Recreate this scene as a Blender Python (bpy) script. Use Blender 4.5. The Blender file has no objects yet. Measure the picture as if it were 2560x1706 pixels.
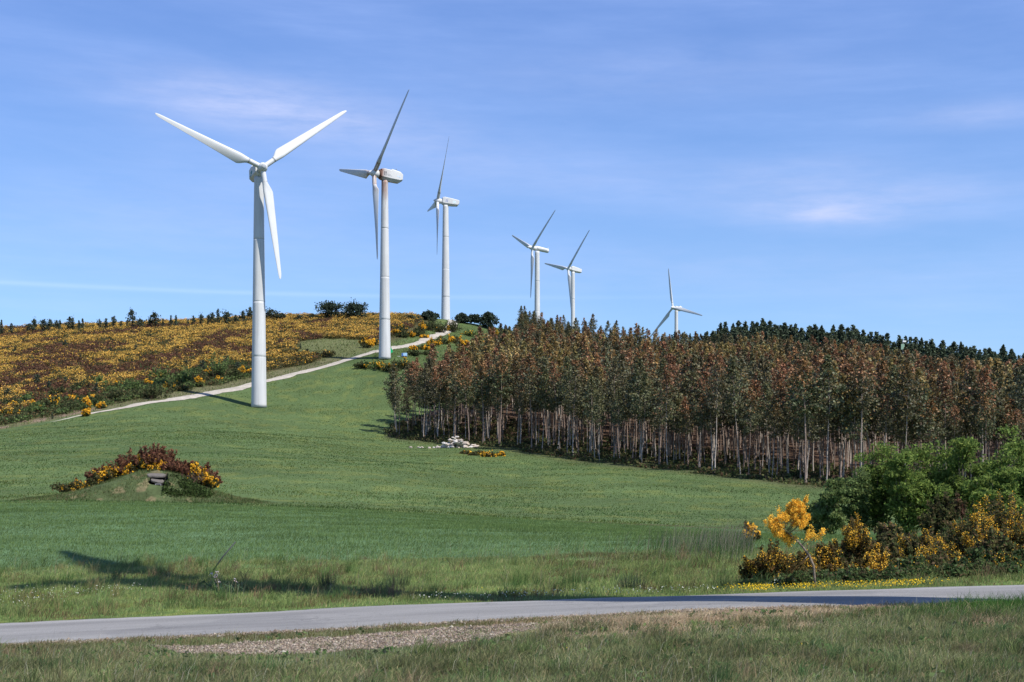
import bpy, math, random
import numpy as np
from mathutils import Vector, Matrix

R = math.radians
scene = bpy.context.scene
COL = scene.collection
rng = np.random.default_rng(7)

# ------------------------------------------------------------------ camera
F, U0, V0 = 1406.5, 512.0, 503.6          # focal length, principal column and horizon row of a 1024 px wide frame
cam_d = bpy.data.cameras.new("camera")
cam_d.sensor_fit = 'HORIZONTAL'
cam_d.sensor_width = 36.0
cam_d.lens = 36.0 * F / 1024.0
cam_d.shift_y = (V0 - 341.0) / 1024.0
cam_d.clip_start = 0.1
cam_d.clip_end = 40000.0
cam = bpy.data.objects.new("camera", cam_d)
cam.location = (0, 0, 0)
cam.rotation_euler = (R(90), 0, 0)
COL.objects.link(cam)
scene.camera = cam

# ------------------------------------------------------------------ sun and sky
SUN_EL, SUN_AZ = R(53), math.atan2(0.787, -0.617)        # azimuth measured from +Y towards +X
sdir = Vector((math.cos(SUN_EL) * math.sin(SUN_AZ), math.cos(SUN_EL) * math.cos(SUN_AZ), math.sin(SUN_EL)))
sun_d = bpy.data.lights.new("sun", 'SUN')
sun_d.energy = 4.7
sun_d.angle = R(0.53)
sun_d.color = (1.0, 0.955, 0.88)
sun = bpy.data.objects.new("sun", sun_d)
sun.rotation_euler = sdir.to_track_quat('Z', 'Y').to_euler()
sun.location = (60, -60, 90)
COL.objects.link(sun)

world = bpy.data.worlds.new("World")
scene.world = world
world.use_nodes = True
nt = world.node_tree
nt.nodes.clear()


def N(tree, typ, **kw):
    n = tree.nodes.new(typ)
    for k, v in kw.items():
        if k.startswith('_'):
            setattr(n, k[1:], v)
        else:
            key = k.replace('__', ' ')
            n.inputs[int(key[1:]) if key[0] == 'i' and key[1:].isdigit() else key].default_value = v
    return n


def math_node(tree, op, a, b=None, c=None, clamp=False):
    n = tree.nodes.new('ShaderNodeMath')
    n.operation = op
    n.use_clamp = clamp
    for i, v in enumerate((a, b, c)):
        if v is None:
            continue
        if isinstance(v, (int, float)):
            n.inputs[i].default_value = v
        else:
            tree.links.new(v, n.inputs[i])
    return n.outputs[0]


def mix_rgb(tree, fac, a, b, blend='MIX'):
    n = tree.nodes.new('ShaderNodeMix')
    n.data_type = 'RGBA'
    n.blend_type = blend
    for i, v in ((0, fac), (6, a), (7, b)):
        if isinstance(v, (int, float)):
            n.inputs[i].default_value = v
        elif isinstance(v, (tuple, list)):
            n.inputs[i].default_value = tuple(v) + ((1,) if len(v) == 3 else ())
        else:
            tree.links.new(v, n.inputs[i])
    return n.outputs[2]


def ramp(tree, fac, stops, interp='LINEAR'):
    n = tree.nodes.new('ShaderNodeValToRGB')
    n.color_ramp.interpolation = interp
    e = n.color_ramp.elements
    while len(e) > len(stops):
        e.remove(e[-1])
    while len(e) < len(stops):
        e.new(0.5)
    for el, (p, c) in zip(e, stops):
        el.position = p
        el.color = (c, c, c, 1) if isinstance(c, (int, float)) else tuple(c) + (1,)
    tree.links.new(fac, n.inputs[0])
    return n.outputs[0]


sky = nt.nodes.new('ShaderNodeTexSky')
sky.sky_type = 'NISHITA'
sky.sun_disc = False
sky.sun_elevation = SUN_EL
sky.sun_rotation = SUN_AZ
sky.altitude = 400
sky.air_density = 1.0
sky.dust_density = 0.35
sky.ozone_density = 2.2
tc = nt.nodes.new('ShaderNodeTexCoord')
sep = nt.nodes.new('ShaderNodeSeparateXYZ')
nt.links.new(tc.outputs['Generated'], sep.inputs[0])
DX, DY, DZ = sep.outputs
# the sky's own tint: a clear spring day, slightly violet blue, paling towards the horizon
tint = ramp(nt, DZ, [(0.0, (0.66, 0.80, 1.04)), (0.12, (0.77, 0.94, 1.17)), (0.22, (0.86, 1.01, 1.29)), (0.33, (0.90, 1.03, 1.38)), (1.0, (0.9, 0.97, 1.2))])
base_sky = mix_rgb(nt, 1.0, sky.outputs[0], tint, 'MULTIPLY')


def sky_noise(sx, sy, sz, scale, detail, rough, off):
    cb = nt.nodes.new('ShaderNodeCombineXYZ')
    nt.links.new(math_node(nt, 'MULTIPLY', DX, sx), cb.inputs[0])
    nt.links.new(math_node(nt, 'MULTIPLY_ADD', DY, sy, off), cb.inputs[1])
    nt.links.new(math_node(nt, 'MULTIPLY_ADD', DX, 0.35, math_node(nt, 'MULTIPLY', DZ, sz)), cb.inputs[2])
    n = N(nt, 'ShaderNodeTexNoise', Scale=scale, Detail=detail, Roughness=rough)
    nt.links.new(cb.outputs[0], n.inputs['Vector'])
    return n.outputs[0]


def blob(cx, cz, wx, wz, slope=0.0):
    """a soft cloud patch in the sky around the direction with tangents cx (to the side) and cz (up)"""
    l = math.sqrt(1 + cx * cx + cz * cz)
    cx, cz = cx / l, cz / l
    a = math_node(nt, 'MULTIPLY', math_node(nt, 'SUBTRACT', DX, cx), 1 / wx)
    zz = math_node(nt, 'SUBTRACT', math_node(nt, 'SUBTRACT', DZ, cz), math_node(nt, 'MULTIPLY', math_node(nt, 'SUBTRACT', DX, cx), slope))
    b = math_node(nt, 'MULTIPLY', zz, 1 / wz)
    s = math_node(nt, 'ADD', math_node(nt, 'MULTIPLY', a, a), math_node(nt, 'MULTIPLY', b, b))
    fwd = math_node(nt, 'GREATER_THAN', DY, 0.0)
    return math_node(nt, 'MULTIPLY', math_node(nt, 'EXPONENT', math_node(nt, 'MULTIPLY', s, -1.0)), fwd)


n_big = sky_noise(1.6, 1.6, 7.0, 2.6, 6, 0.6, 3.1)
n_streak = sky_noise(2.0, 2.0, 26.0, 3.2, 8, 0.62, 9.7)
n_fine = sky_noise(4.0, 4.0, 22.0, 5.0, 7, 0.6, 1.3)
cirrus = math_node(nt, 'MULTIPLY', ramp(nt, n_big, [(0.36, 0.0), (0.66, 1.0)]), ramp(nt, n_streak, [(0.3, 0.25), (0.7, 1.0)]))
veil = math_node(nt, 'MULTIPLY', cirrus, 0.22)
c0 = mix_rgb(nt, veil, base_sky, (4.6, 5.9, 9.6))
# greyer puffs
PUFF = [(-0.19, 0.286, 0.080, 0.017, -0.05, 0.72), (-0.13, 0.272, 0.09, 0.014, -0.1, 0.45),
        (0.224, 0.2065, 0.042, 0.0075, -0.06, 0.78), (0.265, 0.217, 0.085, 0.014, 0.0, 0.50), (0.20, 0.236, 0.06, 0.012, 0.0, 0.30),
        (0.332, 0.277, 0.045, 0.008, 0.0, 0.45), (0.10, 0.305, 0.12, 0.018, 0.0, 0.22),
        (-0.22, 0.21, 0.16, 0.04, 0.1, 0.26), (0.05, 0.232, 0.17, 0.018, -0.12, 0.26), (0.14, 0.165, 0.24, 0.02, -0.05, 0.24)]
tot = None
for (cx, cz, wx, wz, sl, am) in PUFF:
    m = math_node(nt, 'MULTIPLY', blob(cx, cz, wx, wz, sl), am)
    tot = m if tot is None else math_node(nt, 'ADD', tot, m)
puff = math_node(nt, 'MULTIPLY', tot, ramp(nt, n_fine, [(0.3, 0.25), (0.75, 0.85)]), clamp=True)
c1 = mix_rgb(nt, puff, c0, (4.7, 5.3, 7.7))
# an old thin condensation trail low over the ridge
tr = math_node(nt, 'ADD', math_node(nt, 'MULTIPLY', DX, 0.004), math_node(nt, 'SUBTRACT', DZ, 0.1450))
tr = math_node(nt, 'MULTIPLY', tr, 1 / 0.0016)
tr = math_node(nt, 'EXPONENT', math_node(nt, 'MULTIPLY', math_node(nt, 'MULTIPLY', tr, tr), -1.0))
trm = math_node(nt, 'MULTIPLY', ramp(nt, math_node(nt, 'ADD', DX, 0.5), [(0.1, 0.16), (0.35, 0.14), (0.55, 0.05), (0.75, 0.0)]), math_node(nt, 'GREATER_THAN', DY, 0.0))
c2 = mix_rgb(nt, math_node(nt, 'MULTIPLY', tr, trm), c1, (6.2, 7.6, 10.6))
bg = nt.nodes.new('ShaderNodeBackground')
bg.inputs[1].default_value = 0.097
nt.links.new(c2, bg.inputs[0])
wo = nt.nodes.new('ShaderNodeOutputWorld')
nt.links.new(bg.outputs[0], wo.inputs[0])

scene.view_settings.view_transform = 'Standard'
scene.view_settings.look = 'None'
scene.view_settings.exposure = 0.5
scene.view_settings.gamma = 1.0
scene.cycles.max_bounces = 6
scene.cycles.diffuse_bounces = 3
scene.cycles.transmission_bounces = 3
scene.cycles.use_denoising = True


# ------------------------------------------------------------------ helpers
def tag(o, label=None, cat=None, group=None, kind=None):
    if label: o['label'] = label
    if cat: o['category'] = cat
    if group: o['group'] = group
    if kind: o['kind'] = kind
    return o


def link(o, parent=None):
    COL.objects.link(o)
    if parent is not None:
        o.parent = parent
    return o


def empty(name, loc, rz=0.0, label=None, cat=None, group=None):
    o = bpy.data.objects.new(name, None)
    o.location = loc
    o.rotation_euler = (0, 0, rz)
    o.empty_display_size = 0.3
    link(o)
    return tag(o, label, cat, group)


class MB:
    """collects polygons with per-vertex colours and links them as one mesh"""
    def __init__(s):
        s.v, s.c, s.f, s.n = [], [], [], 0

    def add(s, verts, faces, col):
        """verts (n,3); faces list of (m,k) int arrays; col (3,) or (n,3)"""
        verts = np.asarray(verts, dtype=np.float64).reshape(-1, 3)
        col = np.asarray(col, dtype=np.float64)
        if col.ndim == 1:
            col = np.broadcast_to(col, (len(verts), 3))
        s.v.append(verts)
        s.c.append(col)
        if not isinstance(faces, (list, tuple)):
            faces = [faces]
        for f in faces:
            f = np.asarray(f, dtype=np.int64)
            if f.ndim == 1:
                f = f[None, :]
            s.f.append(f + s.n)
        s.n += len(verts)

    def mesh(s, name, mat, smooth=False, mats=None):
        me = bpy.data.meshes.new(name)
        v = np.concatenate(s.v)
        c = np.concatenate(s.c)
        me.vertices.add(len(v))
        me.vertices.foreach_set('co', v.astype(np.float32).ravel())
        loops = np.concatenate([f.ravel() for f in s.f])
        tot = np.concatenate([np.full(len(f), f.shape[1]) for f in s.f])
        start = np.concatenate([[0], np.cumsum(tot)[:-1]])
        me.loops.add(len(loops))
        me.loops.foreach_set('vertex_index', loops.astype(np.int32))
        me.polygons.add(len(tot))
        me.polygons.foreach_set('loop_start', start.astype(np.int32))
        me.polygons.foreach_set('loop_total', tot.astype(np.int32))
        me.polygons.foreach_set('use_smooth', np.full(len(tot), bool(smooth)))
        at = me.color_attributes.new('Col', 'FLOAT_COLOR', 'POINT')
        at.data.foreach_set('color', np.concatenate([c, np.ones((len(c), 1))], 1).astype(np.float32).ravel())
        me.update(calc_edges=True)
        me.materials.append(mat)
        return me

    def build(s, name, mat, parent=None, smooth=False, loc=None):
        o = bpy.data.objects.new(name, s.mesh(name, mat, smooth))
        if loc is not None:
            o.location = loc
        return link(o, parent)


def tube(mb, pts, radii, col, sides=8, cap=True, col2=None):
    """a tapered tube along pts"""
    pts = np.asarray(pts, float)
    n = len(pts)
    radii = np.broadcast_to(np.asarray(radii, float), (n,))
    d = np.gradient(pts, axis=0)
    d /= np.linalg.norm(d, axis=1)[:, None] + 1e-9
    ref = np.array([0.0, 1.0, 0.0]) if abs(d[0, 1]) < 0.9 else np.array([1.0, 0, 0])
    a = np.cross(d, ref); a /= np.linalg.norm(a, axis=1)[:, None] + 1e-9
    b = np.cross(d, a)
    t = np.linspace(0, 2 * np.pi, sides, endpoint=False)
    ring = pts[:, None, :] + radii[:, None, None] * (np.cos(t)[None, :, None] * a[:, None, :] + np.sin(t)[None, :, None] * b[:, None, :])
    v = ring.reshape(-1, 3)
    i = np.arange(n - 1)[:, None] * sides
    j = np.arange(sides)[None, :]
    k = (j + 1) % sides
    q = np.stack([i + j, i + k, i + sides + k, i + sides + j], -1).reshape(-1, 4)
    faces = [q]
    if cap:
        faces.append(np.arange(sides)[None, ::-1])
        faces.append((np.arange(sides) + (n - 1) * sides)[None, :])
    if col2 is not None:
        w = np.linspace(0, 1, n)[:, None, None]
        col = (np.asarray(col)[None, None] * (1 - w) + np.asarray(col2)[None, None] * w)
        col = np.broadcast_to(col, (n, sides, 3)).reshape(-1, 3)
    mb.add(v, faces, col)


def loft(mb, rings, col, cap=True):
    """rings: list of (k,3) arrays with equal k"""
    n, k = len(rings), len(rings[0])
    v = np.concatenate(rings)
    i = np.arange(n - 1)[:, None] * k
    j = np.arange(k)[None, :]
    jj = (j + 1) % k
    faces = [np.stack([i + j, i + jj, i + k + jj, i + k + j], -1).reshape(-1, 4)]
    if cap:
        faces.append(np.arange(k)[None, ::-1])
        faces.append((np.arange(k) + (n - 1) * k)[None, :])
    q = v[faces[0]] - v.mean(0)                      # keep the faces pointing outwards
    vol = (np.cross(q[:, 0], q[:, 1]) * q[:, 2]).sum() + (np.cross(q[:, 0], q[:, 2]) * q[:, 3]).sum()
    if vol < 0:
        faces = [f[:, ::-1] for f in faces]
    mb.add(v, faces, col)


def box(mb, lo, hi, col, M=None):
    x0, y0, z0 = lo; x1, y1, z1 = hi
    v = np.array([[x0, y0, z0], [x1, y0, z0], [x1, y1, z0], [x0, y1, z0], [x0, y0, z1], [x1, y0, z1], [x1, y1, z1], [x0, y1, z1]], float)
    if M is not None:
        v = v @ M[:3, :3].T + M[:3, 3]
    f = np.array([[0, 3, 2, 1], [4, 5, 6, 7], [0, 1, 5, 4], [1, 2, 6, 5], [2, 3, 7, 6], [3, 0, 4, 7]])
    mb.add(v, f, col)


def unit(a):
    return a / (np.linalg.norm(a, axis=-1, keepdims=True) + 1e-9)


def leaves(mb, P, size, col, aspect=1.6, up=None, r=None, droop=0.0):
    """a small four-sided leaf spray at each point P: random tilt, kite shaped"""
    r = r or rng
    n = len(P)
    if n == 0:
        return
    size = np.broadcast_to(np.asarray(size, float), (n,))
    a = unit(r.normal(size=(n, 3)))
    if droop:
        a[:, 2] -= droop
        a = unit(a)
    if up is not None:
        a = unit(a + np.asarray(up))
    b = unit(np.cross(a, r.normal(size=(n, 3))))
    L = (size * aspect)[:, None] * 0.5
    W = size[:, None] * 0.5
    k = r.uniform(-0.25, 0.25, (n, 1))
    v = np.stack([P - a * L, P + b * W + a * L * k, P + a * L, P - b * W + a * L * k], 1).reshape(-1, 3)
    f = np.arange(n)[:, None] * 4 + np.arange(4)[None, :]
    col = np.asarray(col, float)
    if col.ndim == 1:
        col = np.broadcast_to(col, (n, 3))
    mb.add(v, f, np.repeat(col, 4, 0))


def pick(r, n, palette, weights, jit=0.18):
    """n random colours from a palette, each a little lighter or darker"""
    w = np.asarray(weights, float)
    idx = r.choice(len(palette), n, p=w / w.sum())
    c = np.asarray(palette, float)[idx]
    return np.clip(c * r.uniform(1 - jit, 1 + jit, (n, 1)) * r.uniform(1 - jit * .3, 1 + jit * .3, (n, 3)), 0, 1)


def hash2(ix, iy, seed):
    h = (ix * 374761393 + iy * 668265263 + seed * 974634777) & 0xFFFFFFFF
    h = ((h ^ (h >> 13)) * 1274126177) & 0xFFFFFFFF
    return ((h ^ (h >> 16)) & 0xFFFF) / 65535.0


def vnoise(x, y, scale, seed=1, octaves=3):
    """value noise 0..1"""
    x = np.asarray(x, float) / scale; y = np.asarray(y, float) / scale
    tot, amp, s = 0, 1.0, 0
    for o in range(octaves):
        ix, iy = np.floor(x).astype(np.int64), np.floor(y).astype(np.int64)
        fx, fy = x - ix, y - iy
        fx = fx * fx * (3 - 2 * fx); fy = fy * fy * (3 - 2 * fy)
        v = (hash2(ix, iy, seed + o) * (1 - fx) + hash2(ix + 1, iy, seed + o) * fx) * (1 - fy) + (hash2(ix, iy + 1, seed + o) * (1 - fx) + hash2(ix + 1, iy + 1, seed + o) * fx) * fy
        tot = tot + v * amp; s += amp
        amp *= 0.5; x = x * 2 + 13.7; y = y * 2 + 7.3
    return tot / s


def sstep(a, b, x):
    t = np.clip((np.asarray(x, float) - a) / (b - a), 0, 1)
    return t * t * (3 - 2 * t)


# ------------------------------------------------------------------ materials
def new_mat(name):
    m = bpy.data.materials.new(name)
    m.use_nodes = True
    m.node_tree.nodes.clear()
    return m, m.node_tree


def out(t, shader):
    o = t.nodes.new('ShaderNodeOutputMaterial')
    t.links.new(shader, o.inputs[0])
    return o


def leaf_mat(name, trans=0.25, gloss=0.0, rough=0.5, noise_scale=1.5, noise_amt=0.25):
    m, t = new_mat(name)
    a = t.nodes.new('ShaderNodeAttribute'); a.attribute_name = 'Col'
    geo = t.nodes.new('ShaderNodeNewGeometry')
    nz = N(t, 'ShaderNodeTexNoise', Scale=noise_scale, Detail=3)
    t.links.new(geo.outputs['Position'], nz.inputs['Vector'])
    k = ramp(t, nz.outputs[0], [(0.3, 1 - noise_amt), (0.7, 1 + noise_amt)])
    c = mix_rgb(t, 1.0, a.outputs[0], k, 'MULTIPLY')
    p = N(t, 'ShaderNodeBsdfPrincipled', Roughness=rough)
    p.inputs['Specular IOR Level'].default_value = gloss
    t.links.new(c, p.inputs['Base Color'])
    tr = t.nodes.new('ShaderNodeBsdfTranslucent')
    t.links.new(c, tr.inputs[0])
    mx = t.nodes.new('ShaderNodeMixShader')
    mx.inputs[0].default_value = trans
    t.links.new(p.outputs[0], mx.inputs[1]); t.links.new(tr.outputs[0], mx.inputs[2])
    out(t, mx.outputs[0])
    return m


def vcol_mat(name, rough=0.8, spec=0.2, nscale=6.0, namt=0.2, bump=0.0, bscale=20.0, detail=5):
    """colour from the mesh's own Col attribute broken up by noise"""
    m, t = new_mat(name)
    a = t.nodes.new('ShaderNodeAttribute'); a.attribute_name = 'Col'
    tcn = t.nodes.new('ShaderNodeTexCoord')
    nz = N(t, 'ShaderNodeTexNoise', Scale=nscale, Detail=detail)
    t.links.new(tcn.outputs['Object'], nz.inputs['Vector'])
    k = ramp(t, nz.outputs[0], [(0.25, 1 - namt), (0.75, 1 + namt)])
    c = mix_rgb(t, 1.0, a.outputs[0], k, 'MULTIPLY')
    p = N(t, 'ShaderNodeBsdfPrincipled', Roughness=rough)
    p.inputs['Specular IOR Level'].default_value = spec
    t.links.new(c, p.inputs['Base Color'])
    if bump:
        nb = N(t, 'ShaderNodeTexNoise', Scale=bscale, Detail=6)
        t.links.new(tcn.outputs['Object'], nb.inputs['Vector'])
        b = N(t, 'ShaderNodeBump', Strength=bump, Distance=0.1)
        t.links.new(nb.outputs[0], b.inputs['Height'])
        t.links.new(b.outputs[0], p.inputs['Normal'])
    out(t, p.outputs[0])
    return m


M_LEAF = leaf_mat("leaf", 0.42)
M_GRASS = leaf_mat("grass_blade", 0.38, noise_scale=0.6, noise_amt=0.2)
M_EUC = leaf_mat("eucalyptus_leaf", 0.25, gloss=0.2, rough=0.5, noise_scale=0.8, noise_amt=0.3)
M_PINE = leaf_mat("pine_needle", 0.2)
M_FLOWER = leaf_mat("blossom", 0.30, noise_amt=0.1)
M_BARK = vcol_mat("bark", 0.9, 0.1, 4.0, 0.35, 0.4, 12)
M_ROCK = vcol_mat("rock", 0.85, 0.25, 2.5, 0.25, 0.7, 6)
M_PAINT = vcol_mat("painted_metal", 0.5, 0.3, 0.35, 0.05, detail=1)
M_DARK = vcol_mat("weathered_metal", 0.7, 0.3, 8.0, 0.2)
# ------------------------------------------------------------------ terrain: heights fitted through surveyed points (column, distance, row)
CP = []
def cp(Y, *uv):
    for u, v in uv:
        CP.append((u, Y, v))
cp(12, (-250, 704), (0, 705), (300, 706), (512, 706), (720, 704), (1024, 700), (1280, 696))
cp(17, (0, 668), (300, 662), (512, 655), (720, 648), (1024, 641))
cp(22.7, (-250, 658), (0, 645), (200, 635.5), (400, 626), (560, 617.5), (720, 609.5), (880, 605), (1024, 602.5), (1280, 592))
cp(27.2, (-250, 634), (0, 623), (200, 614), (400, 605), (560, 600), (720, 595), (880, 589.5), (1024, 584.5), (1280, 576))
cp(34, (0, 592), (300, 586), (512, 580), (720, 575), (1024, 564))
cp(43, (-250, 569), (0, 566), (220, 561), (512, 555), (720, 550), (1024, 544), (1280, 540))
cp(60, (-250, 531), (0, 531), (220, 530.5), (512, 532), (720, 535), (1024, 536), (1280, 536))
cp(95, (-250, 502), (0, 503.5), (110, 502.5), (170, 504), (300, 508), (435, 515), (560, 521), (740, 530), (850, 532.5), (1024, 533), (1280, 533))
cp(104, (-250, 499), (0, 500.5), (170, 501.5), (300, 505), (435, 511.5), (560, 516.5), (740, 523), (900, 524), (1024, 524))
cp(150, (-250, 464), (0, 467), (100, 466), (258, 467), (394, 474), (525, 484), (600, 480), (700, 481.5), (800, 487), (900, 491.5), (1024, 492), (1280, 490))
cp(200, (-250, 438), (0, 440), (100, 437), (258, 440), (394, 451), (525, 453), (600, 454), (700, 455), (1024, 456), (1280, 452))
CP += [(455, 215, 447), (394, 240, 435), (258, 274, 407), (75, 250, 418), (0, 240, 428), (-250, 240, 428), (165, 268, 402), (258, 305, 381), (325, 318, 367),
       (345, 325, 361), (385, 320, 358), (385, 338, 350), (420, 375, 343), (430, 262, 417), (470, 285, 400), (505, 320, 386), (480, 400, 345), (450, 380, 341)]
cp(300, (525, 388), (600, 400), (700, 406), (850, 412), (1024, 433), (1280, 440))
cp(340, (-250, 372), (0, 366), (100, 361), (200, 355))
cp(400, (525, 362), (600, 372), (700, 376), (850, 378), (1024, 392), (1280, 405))
cp(430, (-250, 336), (0, 334.5), (100, 330), (200, 326.5), (280, 322), (325, 321), (370, 320), (430, 323), (480, 333), (510, 339), (600, 352), (700, 358), (850, 368), (1024, 388), (1280, 402))
CP = np.array(CP, float)


def _dom(u, Y):
    return np.stack([np.asarray(u) / 210.0, np.log(np.asarray(Y)) * 3.6], -1)


def _tps(r2):
    return np.where(r2 > 1e-12, r2 * np.log(np.maximum(r2, 1e-12)), 0)


_P = _dom(CP[:, 0], CP[:, 1])
_n = len(_P)
_K = _tps(((_P[:, None] - _P[None]) ** 2).sum(-1)) + np.eye(_n) * 0.03
_A = np.zeros((_n + 3, _n + 3))
_A[:_n, :_n] = _K
_A[:_n, _n] = 1; _A[:_n, _n + 1:] = _P
_A[_n, :_n] = 1; _A[_n + 1:, :_n] = _P.T
_w = np.linalg.solve(_A, np.concatenate([CP[:, 2], np.zeros(3)]))
GU = np.linspace(-420, 1440, 373)
GL = np.linspace(math.log(11.0), math.log(450.0), 420)
_gu, _gl = np.meshgrid(GU, GL)
_q = np.stack([_gu.ravel() / 210.0, _gl.ravel() * 3.6], -1)
GV = np.zeros(len(_q))
for _i in range(0, len(_q), 20000):
    _d = _q[_i:_i + 20000]
    GV[_i:_i + 20000] = _tps(((_d[:, None] - _P[None]) ** 2).sum(-1)) @ _w[:_n] + _w[_n] + _d @ _w[_n + 1:]
GV = GV.reshape(_gu.shape)


def row(u, Y):
    """row of the ground in column u at distance Y (11..450 m)"""
    fu = np.clip((np.asarray(u, float) - GU[0]) / (GU[1] - GU[0]), 0, len(GU) - 1.001)
    fl = np.clip((np.log(np.maximum(Y, 11.0)) - GL[0]) / (GL[1] - GL[0]), 0, len(GL) - 1.001)
    iu, il = fu.astype(int), fl.astype(int)
    a, b = fu - iu, fl - il
    return (GV[il, iu] * (1 - a) + GV[il, iu + 1] * a) * (1 - b) + (GV[il + 1, iu] * (1 - a) + GV[il + 1, iu + 1] * a) * b


def bumps(x, Y):
    k = sstep(34, 60, Y)
    far = sstep(80, 160, Y)
    return (vnoise(x, Y, 7.0, 3, 2) - 0.5) * (0.10 * k + 0.30 * far) + (vnoise(x, Y, 1.7, 5, 2) - 0.5) * (0.03 + 0.05 * k)


def gz(x, Y):
    """ground height"""
    x = np.asarray(x, float); Y = np.asarray(Y, float)
    Yc = np.clip(Y, 12.0, 450.0)
    u = np.clip(U0 + F * x / Yc, -420, 1440)
    z = (V0 - row(u, Yc)) / F * Yc
    plateau = 60.0 * (1 - 0.7 * sstep(900, 3500, Y))
    z = z + (plateau - z) * sstep(450, 620, Y)
    z = np.where(Y < 12, z * 1.0, z)
    return z + bumps(x, Y)


def at(u, Y):
    """world point on the ground in column u at distance Y"""
    x = (u - U0) / F * Y
    return np.array([x, Y, float(gz(x, Y))])


def at_uv(u, v, Y0=95.0, Y1=448.0):
    """first ground point beyond Y0 whose picture row is v"""
    Ys = np.exp(np.linspace(math.log(Y0), math.log(Y1), 900))
    rr = row(np.full_like(Ys, u), Ys)
    k = np.nonzero(rr <= v)[0]
    Y = Ys[k[0]] if len(k) else Ys[np.argmin(rr)]
    return at(u, Y)


ROAD0, ROAD1 = 22.75, 27.1


def road_edges(x):
    a = ROAD0 + (vnoise(x, 0 * x, 1.3, 21, 3) - 0.5) * 0.35 + (vnoise(x, 0 * x, 0.25, 22, 2) - 0.5) * 0.12
    b = ROAD1 + (vnoise(x, 0 * x, 1.6, 23, 3) - 0.5) * 0.25 + (vnoise(x, 0 * x, 0.25, 24, 2) - 0.5) * 0.10
    return a, b


# the farm track up the hill: (column, distance) of its centre line
TRACK_UV = [(-160, 205), (-40, 226), (40, 243), (78, 252), (120, 260), (165, 270), (210, 286), (258, 303), (300, 313), (325, 318), (345, 324), (365, 331), (388, 341), (404, 357), (422, 376), (440, 400), (452, 430), (452, 470)]
_t = np.array([((u - U0) / F * Y, Y) for u, Y in TRACK_UV])
_s = np.concatenate([[0], np.cumsum(np.linalg.norm(np.diff(_t, axis=0), axis=1))])
_ss = np.linspace(0, _s[-1], 260)
TRK = np.stack([np.interp(_ss, _s, _t[:, 0]), np.interp(_ss, _s, _t[:, 1])], -1)
for _ in range(6):
    TRK[1:-1] = (TRK[:-2] + 2 * TRK[1:-1] + TRK[2:]) / 4


def track_dist(x, Y):
    """signed distance to the track: positive on the uphill (heath) side"""
    x = np.asarray(x, float).ravel(); Y = np.asarray(Y, float).ravel()
    res = np.full(len(x), 1e9)
    a, b = TRK[:-1], TRK[1:]
    ab = b - a
    L2 = (ab ** 2).sum(1)
    for i in range(0, len(x), 20000):
        p = np.stack([x[i:i + 20000], Y[i:i + 20000]], -1)[:, None]
        t = np.clip(((p - a) * ab).sum(-1) / L2, 0, 1)
        q = a + t[..., None] * ab
        d = np.linalg.norm(p - q, axis=-1)
        k = d.argmin(1)
        cr = ab[k, 0] * (p[:, 0, 1] - a[k, 1]) - ab[k, 1] * (p[:, 0, 0] - a[k, 0])
        res[i:i + 20000] = d[np.arange(len(k)), k] * np.sign(cr)
    return res


def in_poly(x, y, poly):
    x = np.asarray(x); y = np.asarray(y)
    inside = np.zeros(x.shape, bool)
    n = len(poly)
    for i in range(n):
        x0, y0 = poly[i]; x1, y1 = poly[(i + 1) % n]
        c = ((y0 > y) != (y1 > y)) & (x < (x1 - x0) * (y - y0) / (y1 - y0 + 1e-12) + x0)
        inside ^= c
    return inside


def uvp(l):
    return [((u - U0) / F * Y, Y) for u, Y in l]


# the eucalyptus plantation's outline
WOOD_FRONT = uvp([(382, 243), (422, 230), (455, 222), (525, 207), (600, 185), (700, 166), (800, 152), (900, 150), (1024, 150), (1160, 155)])
WOOD = WOOD_FRONT + uvp([(1160, 330), (1024, 312), (900, 345), (800, 375), (700, 410), (600, 428), (522, 436), (515, 400), (505, 322), (468, 286), (424, 264), (394, 253)])
WOOD_F = np.array(WOOD_FRONT)


def wood_depth(x, Y):
    """distance from the plantation's front edge"""
    x = np.asarray(x, float).ravel(); Y = np.asarray(Y, float).ravel()
    res = np.full(len(x), 1e9)
    for a, b in zip(WOOD_F[:-1], WOOD_F[1:]):
        ab = b - a
        t = np.clip(((x - a[0]) * ab[0] + (Y - a[1]) * ab[1]) / (ab ** 2).sum(), 0, 1)
        res = np.minimum(res, np.hypot(x - a[0] - t * ab[0], Y - a[1] - t * ab[1]))
    return res


GRAVEL = uvp([(150, 20.9), (215, 20.6), (300, 21.0), (380, 21.4), (450, 21.6), (540, 21.5), (525, 20.0), (480, 19.2), (420, 18.8), (330, 18.4), (250, 18.3), (180, 19.2)])


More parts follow.
